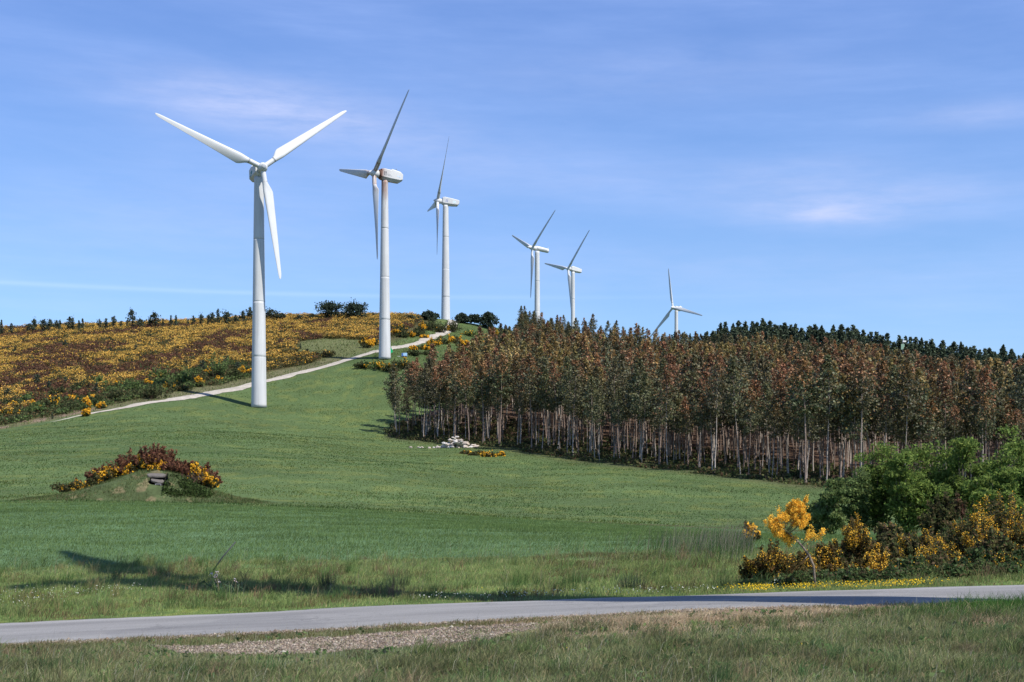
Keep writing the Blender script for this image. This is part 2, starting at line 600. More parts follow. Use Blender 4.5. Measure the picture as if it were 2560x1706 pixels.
def zone_colours(x, Y, u):
    """the ground's own colours: soil, sward, litter, heath ..."""
    n = len(x)
    big = vnoise(x, Y, 9.0, 41, 3)[:, None]
    mid = vnoise(x, Y, 2.0, 43, 3)[:, None]
    fine = vnoise(x, Y, 0.5, 47, 2)[:, None]
    C = lambda *c: np.array(c, float)[None]
    fore = C(.080, .105, .046) * (0.75 + 0.5 * mid) + C(.05, .03, .01) * sstep(.5, .8, fine)
    verge = C(.085, .130, .036) * (0.7 + 0.6 * mid) + C(.04, .02, .0) * sstep(.55, .8, fine)
    crop = C(.080, .135, .060) * (0.8 + 0.4 * mid)
    mead = C(.074, .110, .040) * (0.75 + 0.5 * big) + C(.03, .02, .0) * sstep(.5, .75, mid)
    heath = C(.075, .062, .030) * (0.6 + 0.8 * mid)
    wood = C(.080, .050, .034) * (0.6 + 0.8 * mid)
    fells = C(.055, .085, .030) * (0.8 + 0.4 * big)
    col = fore.copy()

    def lay(w, c):
        nonlocal col
        w = np.asarray(w).reshape(-1, 1)
        col = col * (1 - w) + c * w
    # dry, worn margin along the near side of the road
    dry = C(.20, .150, .085) * (0.55 + 0.9 * fine)
    lay(sstep(20.3, 22.0, Y) * (1 - sstep(0.35, 0.7, mid[:, 0]) * 0.6) * (1 - sstep(27, 28, Y)), dry * 0.75)
    lay((vnoise(x, Y, 1.6, 51, 3) > 0.52) * sstep(0.5, 2.5, x) * (1 - sstep(8, 9.5, x)) * sstep(18.6, 19.4, Y) * (1 - sstep(22.4, 23, Y)), dry)
    g = in_poly(x + (mid[:, 0] - .5) * 1.8, Y + (fine[:, 0] - .5) * 1.1, GRAVEL)
    lay(g * .9, C(.15, .118, .085) * (0.6 + 0.8 * fine))
    lay(sstep(26.9, 27.3, Y), verge)
    edge = 40.0 + 3 * (vnoise(x, Y, 5, 55, 2) - .5)
    lay(sstep(-1.5, 1.5, Y - edge), crop)
    e2 = 96.0 + 2.0 * (vnoise(x, Y, 12, 57, 2) - .5)
    lay(sstep(-.7, .7, Y - e2), mead)
    # the bare, trodden bank between the crop and the meadow
    lay(np.exp(-((Y - e2 - 0.2) / 0.8) ** 2) * sstep(.45, .6, vnoise(x, Y, 6, 59, 2)), C(.10, .065, .045))
    td = track_dist(x, Y)
    up = sstep(3.0, 9.0, td) * (Y > 180)
    bankn = vnoise(x, Y, 3, 61, 2)
    lay(up, heath)
    lay(sstep(1.0, 2.2, td) * (1 - sstep(5, 9, td)) * (Y > 180) * (Y < 330), C(.11, .105, .055) * (0.6 + 0.8 * mid))
    sc = (td > 3) & (td < 9) & (u < 110) & (bankn > .5)
    lay(sc * 0.8 * (Y > 180), C(.20, .14, .105) * (0.6 + 0.8 * fine))
    knoll = np.exp(-(((u - 335) / 42.0) ** 4)) * np.exp(-(((Y - 352) / 20.0) ** 4)) * (td > 2)
    lay(np.clip(knoll * 1.5, 0, 1), C(.105, .115, .048) * (0.75 + 0.5 * mid))
    lay(((td < 2) & (Y > 318) & (u < 560)).astype(float), C(.065, .095, .032) * (0.7 + 0.6 * mid))
    w = in_poly(x, Y, WOOD)
    d = wood_depth(x, Y)
    lay(w * sstep(1, 14, d), wood)
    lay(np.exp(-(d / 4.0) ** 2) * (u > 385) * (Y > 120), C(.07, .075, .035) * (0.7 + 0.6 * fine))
    lay(sstep(440, 470, Y), fells)
    return np.clip(col, 0.01, 1)


# one sheet of ground from underfoot to the horizon: dense where the view is, coarse elsewhere
fine_az = np.linspace(-25, 25, 560)
coarse = np.concatenate([np.linspace(25, 335, 90)[1:-1]])
AZ = np.radians(np.concatenate([fine_az, coarse]))
RD = np.concatenate([[0.6, 3.0, 6.0, 9.0], np.exp(np.linspace(math.log(11), math.log(120), 300)), np.exp(np.linspace(math.log(121), math.log(620), 260)), np.exp(np.linspace(math.log(640), math.log(22000), 40))])
az, rd = np.meshgrid(AZ, RD)
X, Y = rd * np.sin(az), rd * np.cos(az)
Z = gz(X.ravel(), Y.ravel())
Yr = Y.ravel(); Xr = X.ravel()
UU = np.clip(U0 + F * Xr / np.maximum(Yr, 12), -420, 1440)
na, nr = len(AZ), len(RD)
i = np.arange(nr - 1)[:, None] * na
j = np.arange(na)[None, :]
k = (j + 1) % na
g = MB()
g.add(np.stack([Xr, Yr, Z], -1), [np.stack([i + j, i + k, i + na + k, i + na + j], -1).reshape(-1, 4), np.arange(na)[None, ::-1]], zone_colours(Xr, Yr, UU))
M_GROUND = vcol_mat("soil_and_sward", 0.95, 0.1, 3.0, 0.3, 0.5, 9.0, 8)
ground = g.build("ground", M_GROUND, smooth=True)
tag(ground, kind='structure')

# asphalt road
m, t = new_mat("asphalt")
geo = t.nodes.new('ShaderNodeNewGeometry')
n1 = N(t, 'ShaderNodeTexNoise', Scale=60.0, Detail=3)
n2 = N(t, 'ShaderNodeTexNoise', Scale=0.9, Detail=5)
n3 = N(t, 'ShaderNodeTexVoronoi', Scale=70.0)
mp = N(t, 'ShaderNodeMapping', Scale=(0.25, 1.6, 1.0))
for q in (n1, n3):
    t.links.new(geo.outputs['Position'], q.inputs['Vector'])
t.links.new(geo.outputs['Position'], mp.inputs[0]); t.links.new(mp.outputs[0], n2.inputs['Vector'])
c = ramp(t, n1.outputs[0], [(0.3, (.155, .150, .145)), (0.7, (.270, .262, .250))])
c = mix_rgb(t, 1.0, c, ramp(t, n2.outputs[0], [(0.3, 0.78), (0.7, 1.16)]), 'MULTIPLY')
# worn wheel paths, darker strips between them and a web of fine cracks
sepr = t.nodes.new('ShaderNodeSeparateXYZ'); t.links.new(geo.outputs['Position'], sepr.inputs[0])
wob = N(t, 'ShaderNodeTexNoise', Scale=0.35, Detail=2); t.links.new(geo.outputs['Position'], wob.inputs['Vector'])
yy = math_node(t, 'ADD', sepr.outputs[1], math_node(t, 'MULTIPLY', wob.outputs[0], 0.5))
wheel = math_node(t, 'SINE', math_node(t, 'MULTIPLY', math_node(t, 'SUBTRACT', yy, 22.9), 3.7))
c = mix_rgb(t, 1.0, c, ramp(t, wheel, [(0.0, 0.93), (1.0, 1.10)]), 'MULTIPLY')
vo = N(t, 'ShaderNodeTexVoronoi', Scale=0.9); vo.feature = 'DISTANCE_TO_EDGE'
wv = N(t, 'ShaderNodeTexNoise', Scale=1.5, Detail=5); t.links.new(geo.outputs['Position'], wv.inputs['Vector'])
va = t.nodes.new('ShaderNodeVectorMath'); va.operation = 'ADD'; t.links.new(geo.outputs['Position'], va.inputs[0]); t.links.new(wv.outputs['Color'], va.inputs[1])
t.links.new(va.outputs[0], vo.inputs['Vector'])
c = mix_rgb(t, math_node(t, 'MULTIPLY', ramp(t, vo.outputs['Distance'], [(0.0, 1.0), (0.02, 0.0)]), ramp(t, wob.outputs[0], [(0.5, 0.0), (0.6, 0.6)])), c, (.07, .068, .066))
pn = N(t, 'ShaderNodeTexNoise', Scale=0.22, Detail=1); t.links.new(geo.outputs['Position'], pn.inputs['Vector'])
c = mix_rgb(t, ramp(t, pn.outputs[0], [(0.56, 0.0), (0.575, 0.30)]), c, (.13, .128, .128))
c = mix_rgb(t, ramp(t, n3.outputs['Color'], [(0.93, 0.0), (0.97, 0.55)]), c, (.5, .49, .46))
p = N(t, 'ShaderNodeBsdfPrincipled', Roughness=0.85)
p.inputs['Specular IOR Level'].default_value = 0.25
t.links.new(c, p.inputs['Base Color'])
b = N(t, 'ShaderNodeBump', Strength=0.5, Distance=0.01)
t.links.new(n1.outputs[0], b.inputs['Height']); t.links.new(b.outputs[0], p.inputs['Normal'])
out(t, p.outputs[0])
M_ASPHALT = m
xs = np.linspace(-40, 40, 900)
ea, eb = road_edges(xs)
rows = []
for q in np.linspace(0, 1, 14):
    yy = ea * (1 - q) + eb * q
    rows.append(np.stack([xs, yy, gz(xs, yy) + 0.035 * np.minimum(1, np.minimum(q, 1 - q) * 30)], -1))
g = MB()
n = len(xs); rr = len(rows)
i = np.arange(rr - 1)[:, None] * n; j = np.arange(n - 1)[None]
g.add(np.concatenate(rows), np.stack([i + j, i + j + 1, i + n + j + 1, i + n + j], -1).reshape(-1, 4), (.17, .17, .175))
tag(g.build("road", M_ASPHALT, smooth=True), kind='structure')

# pale farm track
M_TRACK = vcol_mat("crushed_stone", 0.95, 0.1, 2.0, 0.2, 0.5, 8)
d = np.gradient(TRK, axis=0); d /= np.linalg.norm(d, axis=1)[:, None]
nn = np.stack([-d[:, 1], d[:, 0]], -1)
g = MB()
rows = []
half = (1.45 + 0.5 * (vnoise(_ss, 0 * _ss, 6, 71, 2) - .5)) * (.12 + .88 * sstep(-82, -66, TRK[:, 0]))
for q in np.linspace(-1, 1, 9):
    wob = (vnoise(_ss, 0 * _ss + q * 40, 2.0, 73, 2) - .5) * .9 * abs(q)
    pxy = TRK + nn * (q * half + wob)[:, None]
    rows.append(np.stack([pxy[:, 0], pxy[:, 1], gz(pxy[:, 0], pxy[:, 1]) + (0.16 - 0.1 * abs(q)) * sstep(-88, -74, TRK[:, 0]) - .25 * (1 - sstep(-88, -76, TRK[:, 0]))], -1))
n = len(TRK); rr = len(rows)
i = np.arange(rr - 1)[:, None] * n; j = np.arange(n - 1)[None]
cc = np.concatenate([np.array([[.36, .325, .275]]) * (0.8 + 0.4 * vnoise(r_[:, 0], r_[:, 1], 1.5, 75, 2))[:, None] for r_ in rows])
g.add(np.concatenate(rows), np.stack([i + j, i + n + j, i + n + j + 1, i + j + 1], -1).reshape(-1, 4), cc)
tag(g.build("track", M_TRACK, smooth=True), kind='structure')
# ------------------------------------------------------------------ wind turbines
WHITE = np.array([.56, .565, .56])
GREYW = np.array([.60, .62, .63])
RUST = np.array([.23, .095, .045])


def airfoil(chord, thick, k=18):
    """closed section, leading edge at +x, quarter-chord at the origin"""
    h = k // 2
    t = np.linspace(0, np.pi, h + 1)
    xc = (1 - np.cos(t)) / 2                       # 0 leading .. 1 trailing
    yt = 5 * thick * (.2969 * np.sqrt(xc) - .1260 * xc - .3516 * xc ** 2 + .2843 * xc ** 3 - .1015 * xc ** 4)
    up = np.stack([.3 - xc, -yt * 1.15], -1)
    lo = np.stack([.3 - xc, yt * .85], -1)[1:-1][::-1]
    return np.concatenate([up, lo]) * chord


def circle_section(rad, k=18):
    h = k // 2
    t = np.linspace(0, np.pi, h + 1)
    up = np.stack([np.cos(t), -np.sin(t)], -1)
    lo = np.stack([np.cos(t), np.sin(t)], -1)[1:-1][::-1]
    return np.concatenate([up, lo]) * rad


def blade_mesh(Rr, chord_max=2.05, pitch=2.0, rust=False, root_rad=0.5, tip_chord=.55):
    mb = MB()
    rs = np.concatenate([[0.55, 0.56, 1.6, 2.6], [2.85, 2.86], np.linspace(3.1, 5.2, 8), np.linspace(5.9, Rr - 1.2, 16), Rr - np.array([.8, .5, .28, .12, .03])])
    rings, cols = [], []
    for r in rs:
        w = float(sstep(2.7, 5.0, r))
        f = (r - 5.0) / (Rr - 5.0)
        ch = chord_max * (1 - .0 * f) + (tip_chord - chord_max) * max(0, f) ** 0.92
        if r > Rr - 1.2:
            q = (r - (Rr - 1.2)) / 1.2
            ch *= math.sqrt(max(0.004, 1 - q * q))
        th = .32 - .18 * min(1, max(0, f) * 1.6)
        a = airfoil(ch, th); c = circle_section(root_rad if r not in (2.86,) else root_rad * 1.02)
        s2 = c * (1 - w) + a * w
        beta = R(pitch + 13 * max(0, 1 - f) ** 2.0 * w)
        cb, sb = math.cos(beta), math.sin(beta)
        x = s2[:, 0] * cb + s2[:, 1] * sb
        y = -s2[:, 0] * sb + s2[:, 1] * cb
        rings.append(np.stack([x, y, np.full(len(x), r)], -1))
        base = np.array([.55, .555, .555])
        cc = np.tile(base, (len(x), 1))
        if r in (2.85, 2.86):
            cc *= .55
        if rust and r < 6:
            k = np.clip((6 - r) / 5, 0, 1) * (0.15 + .85 * (np.sin(np.arange(len(x)) * 2.1 + r) > .1))
            cc = cc * (1 - k[:, None]) + np.array([.24, .10, .05]) * k[:, None]
        cols.append(cc)
    loft(mb, rings, np.concatenate(cols))
    return mb


def octa(w, zt, zb, ch, cb):
    """a nacelle section: box with cut corners (ch at the top, cb at the bottom)"""
    return np.array([[-w + ch, zt], [w - ch, zt], [w, zt - ch], [w, zb + cb], [w - cb, zb], [-w + cb, zb], [-w, zb + cb], [-w, zt - ch]])


def nacelle_mesh(style, col=WHITE, rust=False):
    mb = MB()
    if style in ('step', 'plain', 'slant', 'bump'):
        S = {'step': [(-1.25, .75, .75, -.95, .25, .3), (-1.2, .98, 1.0, -1.2, .3, .5), (-.5, 1.1, 1.15, -1.38, .2, .62), (1.15, 1.12, 1.15, -1.4, .2, .62), (1.3, 1.12, 1.4, -1.4, .22, .62), (3.5, 1.05, 1.2, -1.3, .22, .6), (4.2, .86, .85, -.75, .2, .35), (4.25, .6, .6, -.5, .15, .2)],
             'plain': [(-1.2, .75, .75, -.95, .25, .3), (-1.1, 1.0, 1.05, -1.15, .22, .5), (-.5, 1.1, 1.2, -1.38, .15, .6), (2.0, 1.1, 1.0, -1.35, .15, .55), (4.0, 1.02, .78, -1.1, .15, .35), (4.4, .98, .62, -.4, .12, .2), (4.45, .7, .4, -.3, .1, .1)],
             'slant': [(-1.2, .7, .7, -.9, .25, .3), (-1.05, .95, 1.0, -1.1, .3, .4), (-.4, 1.05, 1.2, -1.25, .25, .45), (2.0, 1.05, .9, -1.25, .18, .4), (4.3, 1.0, .55, -1.1, .15, .3), (4.4, .85, .45, -.95, .1, .2)],
             'bump': [(-1.2, .7, .7, -.85, .25, .3), (-1.0, .95, .95, -1.05, .3, .4), (1.4, 1.05, .95, -1.15, .25, .45), (1.5, 1.05, 1.0, -1.15, .25, .45), (2.3, 1.05, 1.55, -1.15, .3, .4), (3.2, .95, 1.5, -1.0, .3, .3), (3.6, .85, .5, -.7, .15, .2)]}[style]
        rings, cols = [], []
        for (y, w, zt, zb, ch, cb) in S:
            o = octa(w, zt, zb, ch, cb)
            rings.append(np.stack([o[:, 0], np.full(8, y), o[:, 1]], -1))
            c = np.tile(col, (8, 1))
            if rust:
                k = 1.0 if y < -1.0 else (.30 if y < 0 else .03)
                c = c * (1 - k) + np.array([.17, .065, .035]) * k
                if y < -1.22:
                    c[:] = (.05, .04, .04)
            cols.append(c)
        loft(mb, rings, np.concatenate(cols))
    else:                                           # round body
        rings = []
        for (y, r, dz) in [(-.75, .80, 0), (-.6, .98, 0), (1.2, 1.0, -.05), (3.2, .95, -.12), (5.0, .88, -.2), (5.3, .80, -.2), (5.35, .5, -.2)]:
            a = np.linspace(0, 2 * np.pi, 20, endpoint=False)
            rings.append(np.stack([np.sin(a) * r, np.full(20, y), np.cos(a) * r + dz], -1))
        loft(mb, rings, col)
    return mb


def hub_mesh(style):
    mb = MB()
    prof = {'blunt': [(-1.15, .34), (-1.12, .40), (-.95, .55), (-.6, .85), (0, .98), (.5, .95), (.85, .7), (1.6, .62)],
            'cone': [(-1.35, .10), (-1.2, .25), (-.8, .55), (-.3, .85), (.2, .95), (.6, .9), (1.5, .7)],
            'nose': [(-2.3, .05), (-2.1, .22), (-1.4, .55), (-.6, .82), (0, .93), (.7, .97), (1.8, .97)]}[style]
    a = np.linspace(0, 2 * np.pi, 20, endpoint=False)
    rings, cols = [], []
    for y, r in prof:
        rings.append(np.stack([np.sin(a) * r, np.full(20, y), np.cos(a) * r], -1))
        cols.append(np.tile(np.array([.30, .32, .34]) if (style == 'blunt' and y < -1.0) else WHITE, (20, 1)))
    loft(mb, rings, np.concatenate(cols))
    return mb


def tower_mesh(H, r0, r1, rust=False, seed=0, seams=(.22, .46, .73), flare=0.0):
    mb = MB()
    zs = list(np.linspace(0, H, 70))
    marks = set()
    for s in seams:
        z = s * H
        zs += [z - .09, z - .07, z, z + .07, z + .09]
        marks |= {round(z, 4), round(z - .07, 4), round(z + .07, 4)}
    zs = sorted(zs)
    k = 40
    a = np.linspace(0, 2 * np.pi, k, endpoint=False)
    rings, cols = [], []
    for z in zs:
        f = z / H
        r = r0 + (r1 - r0) * f ** 0.92 + flare * max(0, 1 - z / 3.0)
        if round(z, 4) in marks:
            r -= .018
        rings.append(np.stack([np.cos(a) * r, np.sin(a) * r, np.full(k, z)], -1))
        c = np.tile(WHITE * .97, (k, 1))
        streak = vnoise(a * 3.0 + seed, np.full(k, z * .06), .5, 83 + seed, 3)
        c *= (1 - .16 * sstep(.45, .8, streak))[:, None]
        c *= (1 - .05 * float(sstep(2.0, 0.2, z)))
        if round(z, 4) in marks:
            c *= .80
        if rust:
            d = H - z
            nz = vnoise(a * 2.0, np.full(k, z * .22), .6, 91, 3)
            kk = np.clip((5.0 - d) / 2.6 + .3 * (nz - .5), 0, .95)
            kk2 = np.clip((11 - d) / 9, 0, 1) * sstep(.56, .72, vnoise(a * 3, np.full(k, z * .9), .5, 97, 3)) * .55
            kk = np.maximum(kk, kk2) * (0.35 + .65 * sstep(.25, .6, nz))
            c = c * (1 - kk[:, None]) + np.array([.22, .085, .04]) * kk[:, None]
        cols.append(c)
    loft(mb, rings, np.concatenate(cols))
    return mb


M_TOWER = vcol_mat("tower_paint", 0.5, 0.3, 0.35, 0.05)


def turbine(label, ut, vh, Yt, az, th0, r0, r1, Rr, style, hub_style, rust=False, tilt=5.5, over=2.65, base=None, H=None, group="wind turbines on the hill", pitch=2.0, chord=2.05, seed=0, top_gap=1.35):
    if base is None:
        x = (ut - U0) / F * Yt
        zg = float(gz(x, Yt)) - .15
        base = (x, Yt, zg)
        zh = (V0 - vh) / F * (Yt - over * math.cos(R(az)))
        H = zh - zg
    root = empty('wind_turbine', base, R(az), label, 'wind turbine', group)
    hubz = H + over * math.sin(R(tilt))
    nac_z = H
    Hub = Matrix.Translation((0, -over, H)) @ Matrix.Rotation(R(-tilt), 4, 'X')
    tower_mesh(H - top_gap, r0, r1, rust, seed).build('tower', M_TOWER, root, smooth=True)
    nb = nacelle_mesh(style, WHITE, rust)
    n = nb.build('nacelle', M_PAINT, root, smooth=(style == 'round'))
    Nac = Matrix.Translation((0, 0, H - over * math.sin(R(tilt)) * .0)) @ Matrix.Rotation(R(-tilt), 4, 'X')
    n.matrix_local = Nac
    h = hub_mesh(hub_style).build('hub', M_PAINT, root, smooth=True)
    h.matrix_local = Hub
    bm = blade_mesh(Rr, chord, pitch, rust).mesh('blade', M_PAINT, True)
    for q in range(3):
        b = link(bpy.data.objects.new('blade', bm), root)
        b.matrix_local = Hub @ Matrix.Rotation(R(th0 + 120 * q), 4, 'Y')
    return root, n, H


def side_patch(nac, name, rects, col, side=1, x=1.125):
    """flat lettering and marks on a nacelle's side; rects (y0, y1, z0, z1)"""
    mb = MB()
    for (y0, y1, z0, z1) in rects:
        X0, X1 = (x - .02, x + .012) if side > 0 else (-x - .012, -x + .02)
        box(mb, (X0, y0, z0), (X1, y1, z1), col)
    return mb.build(name, M_DARK, nac)


K = 0.4352
T1, N1, H1 = turbine('nearest and largest white wind turbine, standing in the green meadow with its rotor facing us', 595 * K, 385 * K, 274, 25, 52.5, 1.5, .92, 22.0, 'step', 'blunt', seed=1, pitch=3, chord=2.15)
T2, N2, H2 = turbine('white wind turbine with rust streaked nacelle and tower top, beside the gravel track', 884 * K, 398 * K, 320, -59.6, 44, 1.38, .74, 21.6, 'step', 'cone', rust=True, seed=2)
T3, N3, H3 = turbine('white wind turbine behind the ridge shrubs with a slim upright blade and blue marked nacelle', 1024 * K, 461.5 * K, 459, -77.5, 33, 1.5, .9, 21.9, 'plain', 'cone', seed=3)
T4, N4, H4 = turbine('white wind turbine with a long round nacelle and pointed nose, rising over brown treetops', 1234.5 * K, 569.5 * K, 593, -62.2, 54, 1.35, .98, 21.9, 'round', 'nose', seed=4, over=2.4)
T5, N5, H5 = turbine('small far wind turbine with a short box nacelle, just right of the round nacelle turbine', 1316.5 * K, 617 * K, 649, -58.9, 45, 1.1, .85, 21.9, 'slant', 'cone', seed=5)
T6, N6, H6 = turbine('farthest wind turbine, mostly sunk behind the forest with only its hub and blades showing', 1554 * K, 707 * K, 731, -49.3, -13, 1.1, .88, 21.9, 'bump', 'cone', seed=6)
# the turbine whose long shadow falls over the road; it stands just outside the frame
T0, N0, H0 = turbine('wind turbine outside the frame whose shadow lies across the asphalt road', 0, 0, 0, 118, -36, 1.75, 1.0, 21.7, 'step', 'blunt', base=(9.9, 20.4, float(gz(9.9, 20.4)) - .1), H=33.5 / .6, seed=7, chord=3.1, pitch=52)
T0.scale = (.6, .6, .6)                            # a smaller, older machine

# marks on the nacelles
side_patch(N1, 'logo_mark', [(1.15, 1.75, -.35, .28), (1.05, 1.15, -.2, .15), (1.75, 1.95, -.3, .1)], (.0, .22, .22), side=-1, x=1.125)
side_patch(N1, 'logo_band', [(1.5, 2.7, -.62, -.42)], (.12, .30, .33), side=-1, x=1.125)
dk = (.07, .07, .085)
side_patch(N2, 'lettering', [(y, y + .24, z, z + .17) for y in (-.62, -.28) for z in (-.45, -.18, .08, .30)], dk, x=1.10)
side_patch(N2, 'stripe', [(.15, 1.2, -.18, -.14), (.15, .9, .02, .05), (.3, 1.4, -.34, -.31)], (.45, .45, .46), x=1.13)
side_patch(N2, 'logo_mark', [(2.6, 3.0, -.15, .12), (3.15, 3.5, -.2, .1)], (.48, .58, .72), x=1.075)
side_patch(N3, 'lettering', [(y, y + .26, z, z + .16) for y in (-.15, .3) for z in (-.42, -.1, .22)], (.10, .14, .42), x=1.10)
side_patch(N3, 'logo_mark', [(.9, 2.2, -.5, .45), (2.25, 3.2, -.55, .3)], (.58, .68, .70), x=1.075)
side_patch(N4, 'lettering', [(y, y + .2, -.22, .06) for y in np.arange(.9, 4.1, .34)], (.42, .44, .47), x=.985)


def small_mast(nac, y, z, h, tip=.1):
    mb = MB()
    tube(mb, [(0, y, z - .1), (0, y, z + h)], .035, (.25, .26, .28), 6)
    box(mb, (-tip, y - tip, z + h - .06), (tip, y + tip, z + h + .06), (.22, .23, .25))
    mb.build('wind_vane', M_DARK, nac)


small_mast(N2, 2.75, 1.25, .55)
small_mast(N5, 4.0, .55, .45)
small_mast(N1, 3.0, 1.2, .6)
mb = MB()                                              # tail fin of the round nacelle
loft(mb, [np.array([[-.05, 4.7, .5], [.05, 4.7, .5], [.05, 5.3, .5], [-.05, 5.3, .5]]), np.array([[-.04, 5.2, 1.25], [.04, 5.2, 1.25], [.04, 5.3, 1.25], [-.04, 5.3, 1.25]])], WHITE)
mb.build('fin', M_PAINT, N4)
mb = MB(); box(mb, (-.6, 1.75, .9), (.6, 2.15, 1.36), (.05, .05, .05)); mb.build('vent', M_DARK, N6)
mb = MB()                                              # dark collar below each hub root on the rusty machine
a = np.linspace(0, 2 * np.pi, 24, endpoint=False)
loft(mb, [np.stack([np.sin(a) * r, np.full(24, y), np.cos(a) * r - .1], -1) for y, r in ((-1.75, .7), (-1.45, 1.0), (-1.22, 1.04))], (.10, .05, .035))
mb.build('rust_collar', M_DARK, N2)
# ------------------------------------------------------------------ plant builders (all shapes grown around the origin, z up)
GREY_GREEN, OLIVE, RUSTY, AMBER = (.094, .098, .054), (.145, .130, .052), (.250, .130, .062), (.265, .180, .064)
BARK_PALE, BARK_PINK, BARK_DARK = (.50, .44, .38), (.36, .27, .22), (.15, .11, .09)


def euc_shape(seed, kind, H=12.0, nleaf=42, nbr=34, size=.185, limbs=True):
    """one plantation eucalyptus: (trunk builder, crown builder)"""
    r = np.random.default_rng(seed)
    tr, cr = MB(), MB()
    zs = np.linspace(0, H * .97, 9)
    wob = np.cumsum(r.normal(0, .05, (9, 2)), 0) + np.linspace(0, 1, 9)[:, None] * r.normal(0, .25, 2)
    wob -= wob[0]
    pts = np.column_stack([wob, zs])
    c0 = np.array(BARK_PALE) * r.uniform(.6, 1.05) if r.random() < .4 else np.array(BARK_PINK) * r.uniform(.5, 1.0)
    tube(tr, pts, np.linspace(.092, .018, 9) * r.uniform(.62, 1.15), c0, 6, True, np.array(BARK_PINK) * .8)
    crown0 = r.uniform(.40, .58)
    wmax = r.uniform(1.15, 1.55)
    P, D, Tt = [], [], []
    for i in range(nbr):
        t = crown0 + (1 - crown0) * (i + r.random()) / nbr
        s = (t - crown0) / (1 - crown0)
        L = wmax * (np.interp(s, [0, .15, .45, .8, 1], [.6, 1.0, .95, .40, .05])) * r.uniform(.6, 1.2)
        a = i * 2.4 + r.uniform(-.5, .5)
        o = np.array([np.interp(t * H, zs, pts[:, 0]), np.interp(t * H, zs, pts[:, 1]), t * H])
        d = np.array([math.cos(a), math.sin(a), r.uniform(.25, .75)])
        e = o + d * L
        if limbs and i % 2 == 0 and s < .8:
            tube(tr, [o, o + d * L * .5, e], [.035, .022, .01], np.array(BARK_PINK) * .7, 4, False)
        m = max(3, int(nleaf * (.4 + .6 * L / wmax) * r.uniform(.7, 1.3)))
        q = r.uniform(.25, 1.05, m) ** .8
        p = o + d * L * q[:, None] + r.normal(0, .15 + .06 * L, (m, 3)) * [1, 1, .95]
        p[:, 2] -= .12 * q ** 2
        P.append(p); Tt.append(np.full(m, s))
    m = nleaf                                                             # leader shoot
    P.append(np.column_stack([r.normal(0, .10, (m, 2)) + pts[-1, :2], H * (1.0 - r.random(m) ** 1.5 * .10) + .15])); Tt.append(np.ones(m))
    P = np.concatenate(P); Tt = np.concatenate(Tt)
    rad = np.hypot(P[:, 0] - np.interp(P[:, 2], zs, pts[:, 0]), P[:, 1] - np.interp(P[:, 2], zs, pts[:, 1]))
    new = np.clip(sstep(.25, .92, Tt) * .88 + .16 * rad / wmax - .10, 0, .93) * {'rusty': 1.0, 'amber': .95, 'olive': .55}[kind]
    isnew = r.random(len(P)) < new
    yc = np.array({'rusty': RUSTY, 'amber': AMBER, 'olive': (.135, .108, .046)}[kind]) * r.uniform(.72, 1.28) * r.uniform(.92, 1.08, 3)
    young = pick(r, len(P), [yc, yc * .82], [3, 2], .13)
    oc = np.array(GREY_GREEN) * r.uniform(.8, 1.35) * r.uniform(.92, 1.08, 3)
    old = pick(r, len(P), [oc, oc * 1.25, np.array(OLIVE) * .9], [5, 2, 1.5], .16)
    leaves(cr, P, r.uniform(.75, 1.25, len(P)) * size, np.where(isnew[:, None], young, old), 1.5, r=r, droop=.6)
    return tr, cr


def pine_shape(seed, H=9.0, W=1.6, base=.12, ragged=.3, dense=1.0, col=(.030, .045, .030), size=.34):
    """a dark conifer with whorled, upturned boughs"""
    r = np.random.default_rng(seed)
    tr, cr = MB(), MB()
    tube(tr, [(0, 0, 0), (r.normal(0, .08), r.normal(0, .08), H * .5), (0, 0, H * .98)], [.02 * H * .8 + .03, .012 * H + .02, .015], BARK_DARK, 6)
    P = []
    nw = int(H / .5) + 4
    for i in range(nw):
        t = base + (1 - base) * (i + r.random() * .6) / nw
        L = W * ((1 - t) / (1 - base)) ** .72 * r.uniform(1 - ragged, 1 + ragged) + .12
        nb = r.integers(4, 7)
        a0 = r.random() * 7
        for b in range(nb):
            if r.random() < .12:
                continue
            a = a0 + b * 2 * math.pi / nb + r.normal(0, .2)
            l = L * r.uniform(.7, 1.15)
            d = np.array([math.cos(a), math.sin(a), r.uniform(.10, .45)])
            m = max(3, int(13 * dense * (l / W + .25)))
            q = r.uniform(.15, 1.0, m)
            p = np.array([0, 0, t * H]) + d * l * q[:, None] + r.normal(0, .10 + .05 * l, (m, 3))
            p[:, 2] += .25 * q ** 2 * l * .4
            P.append(p)
    P.append(np.column_stack([r.normal(0, .06, (8, 2)), np.linspace(H * .92, H * 1.01, 8)]))
    P = np.concatenate(P)
    leaves(cr, P, r.uniform(.7, 1.3, len(P)) * size, pick(r, len(P), [col, np.array(col) * 1.5, np.array(col) * .7], [4, 2, 3], .2), 1.7, r=r)
    return tr, cr


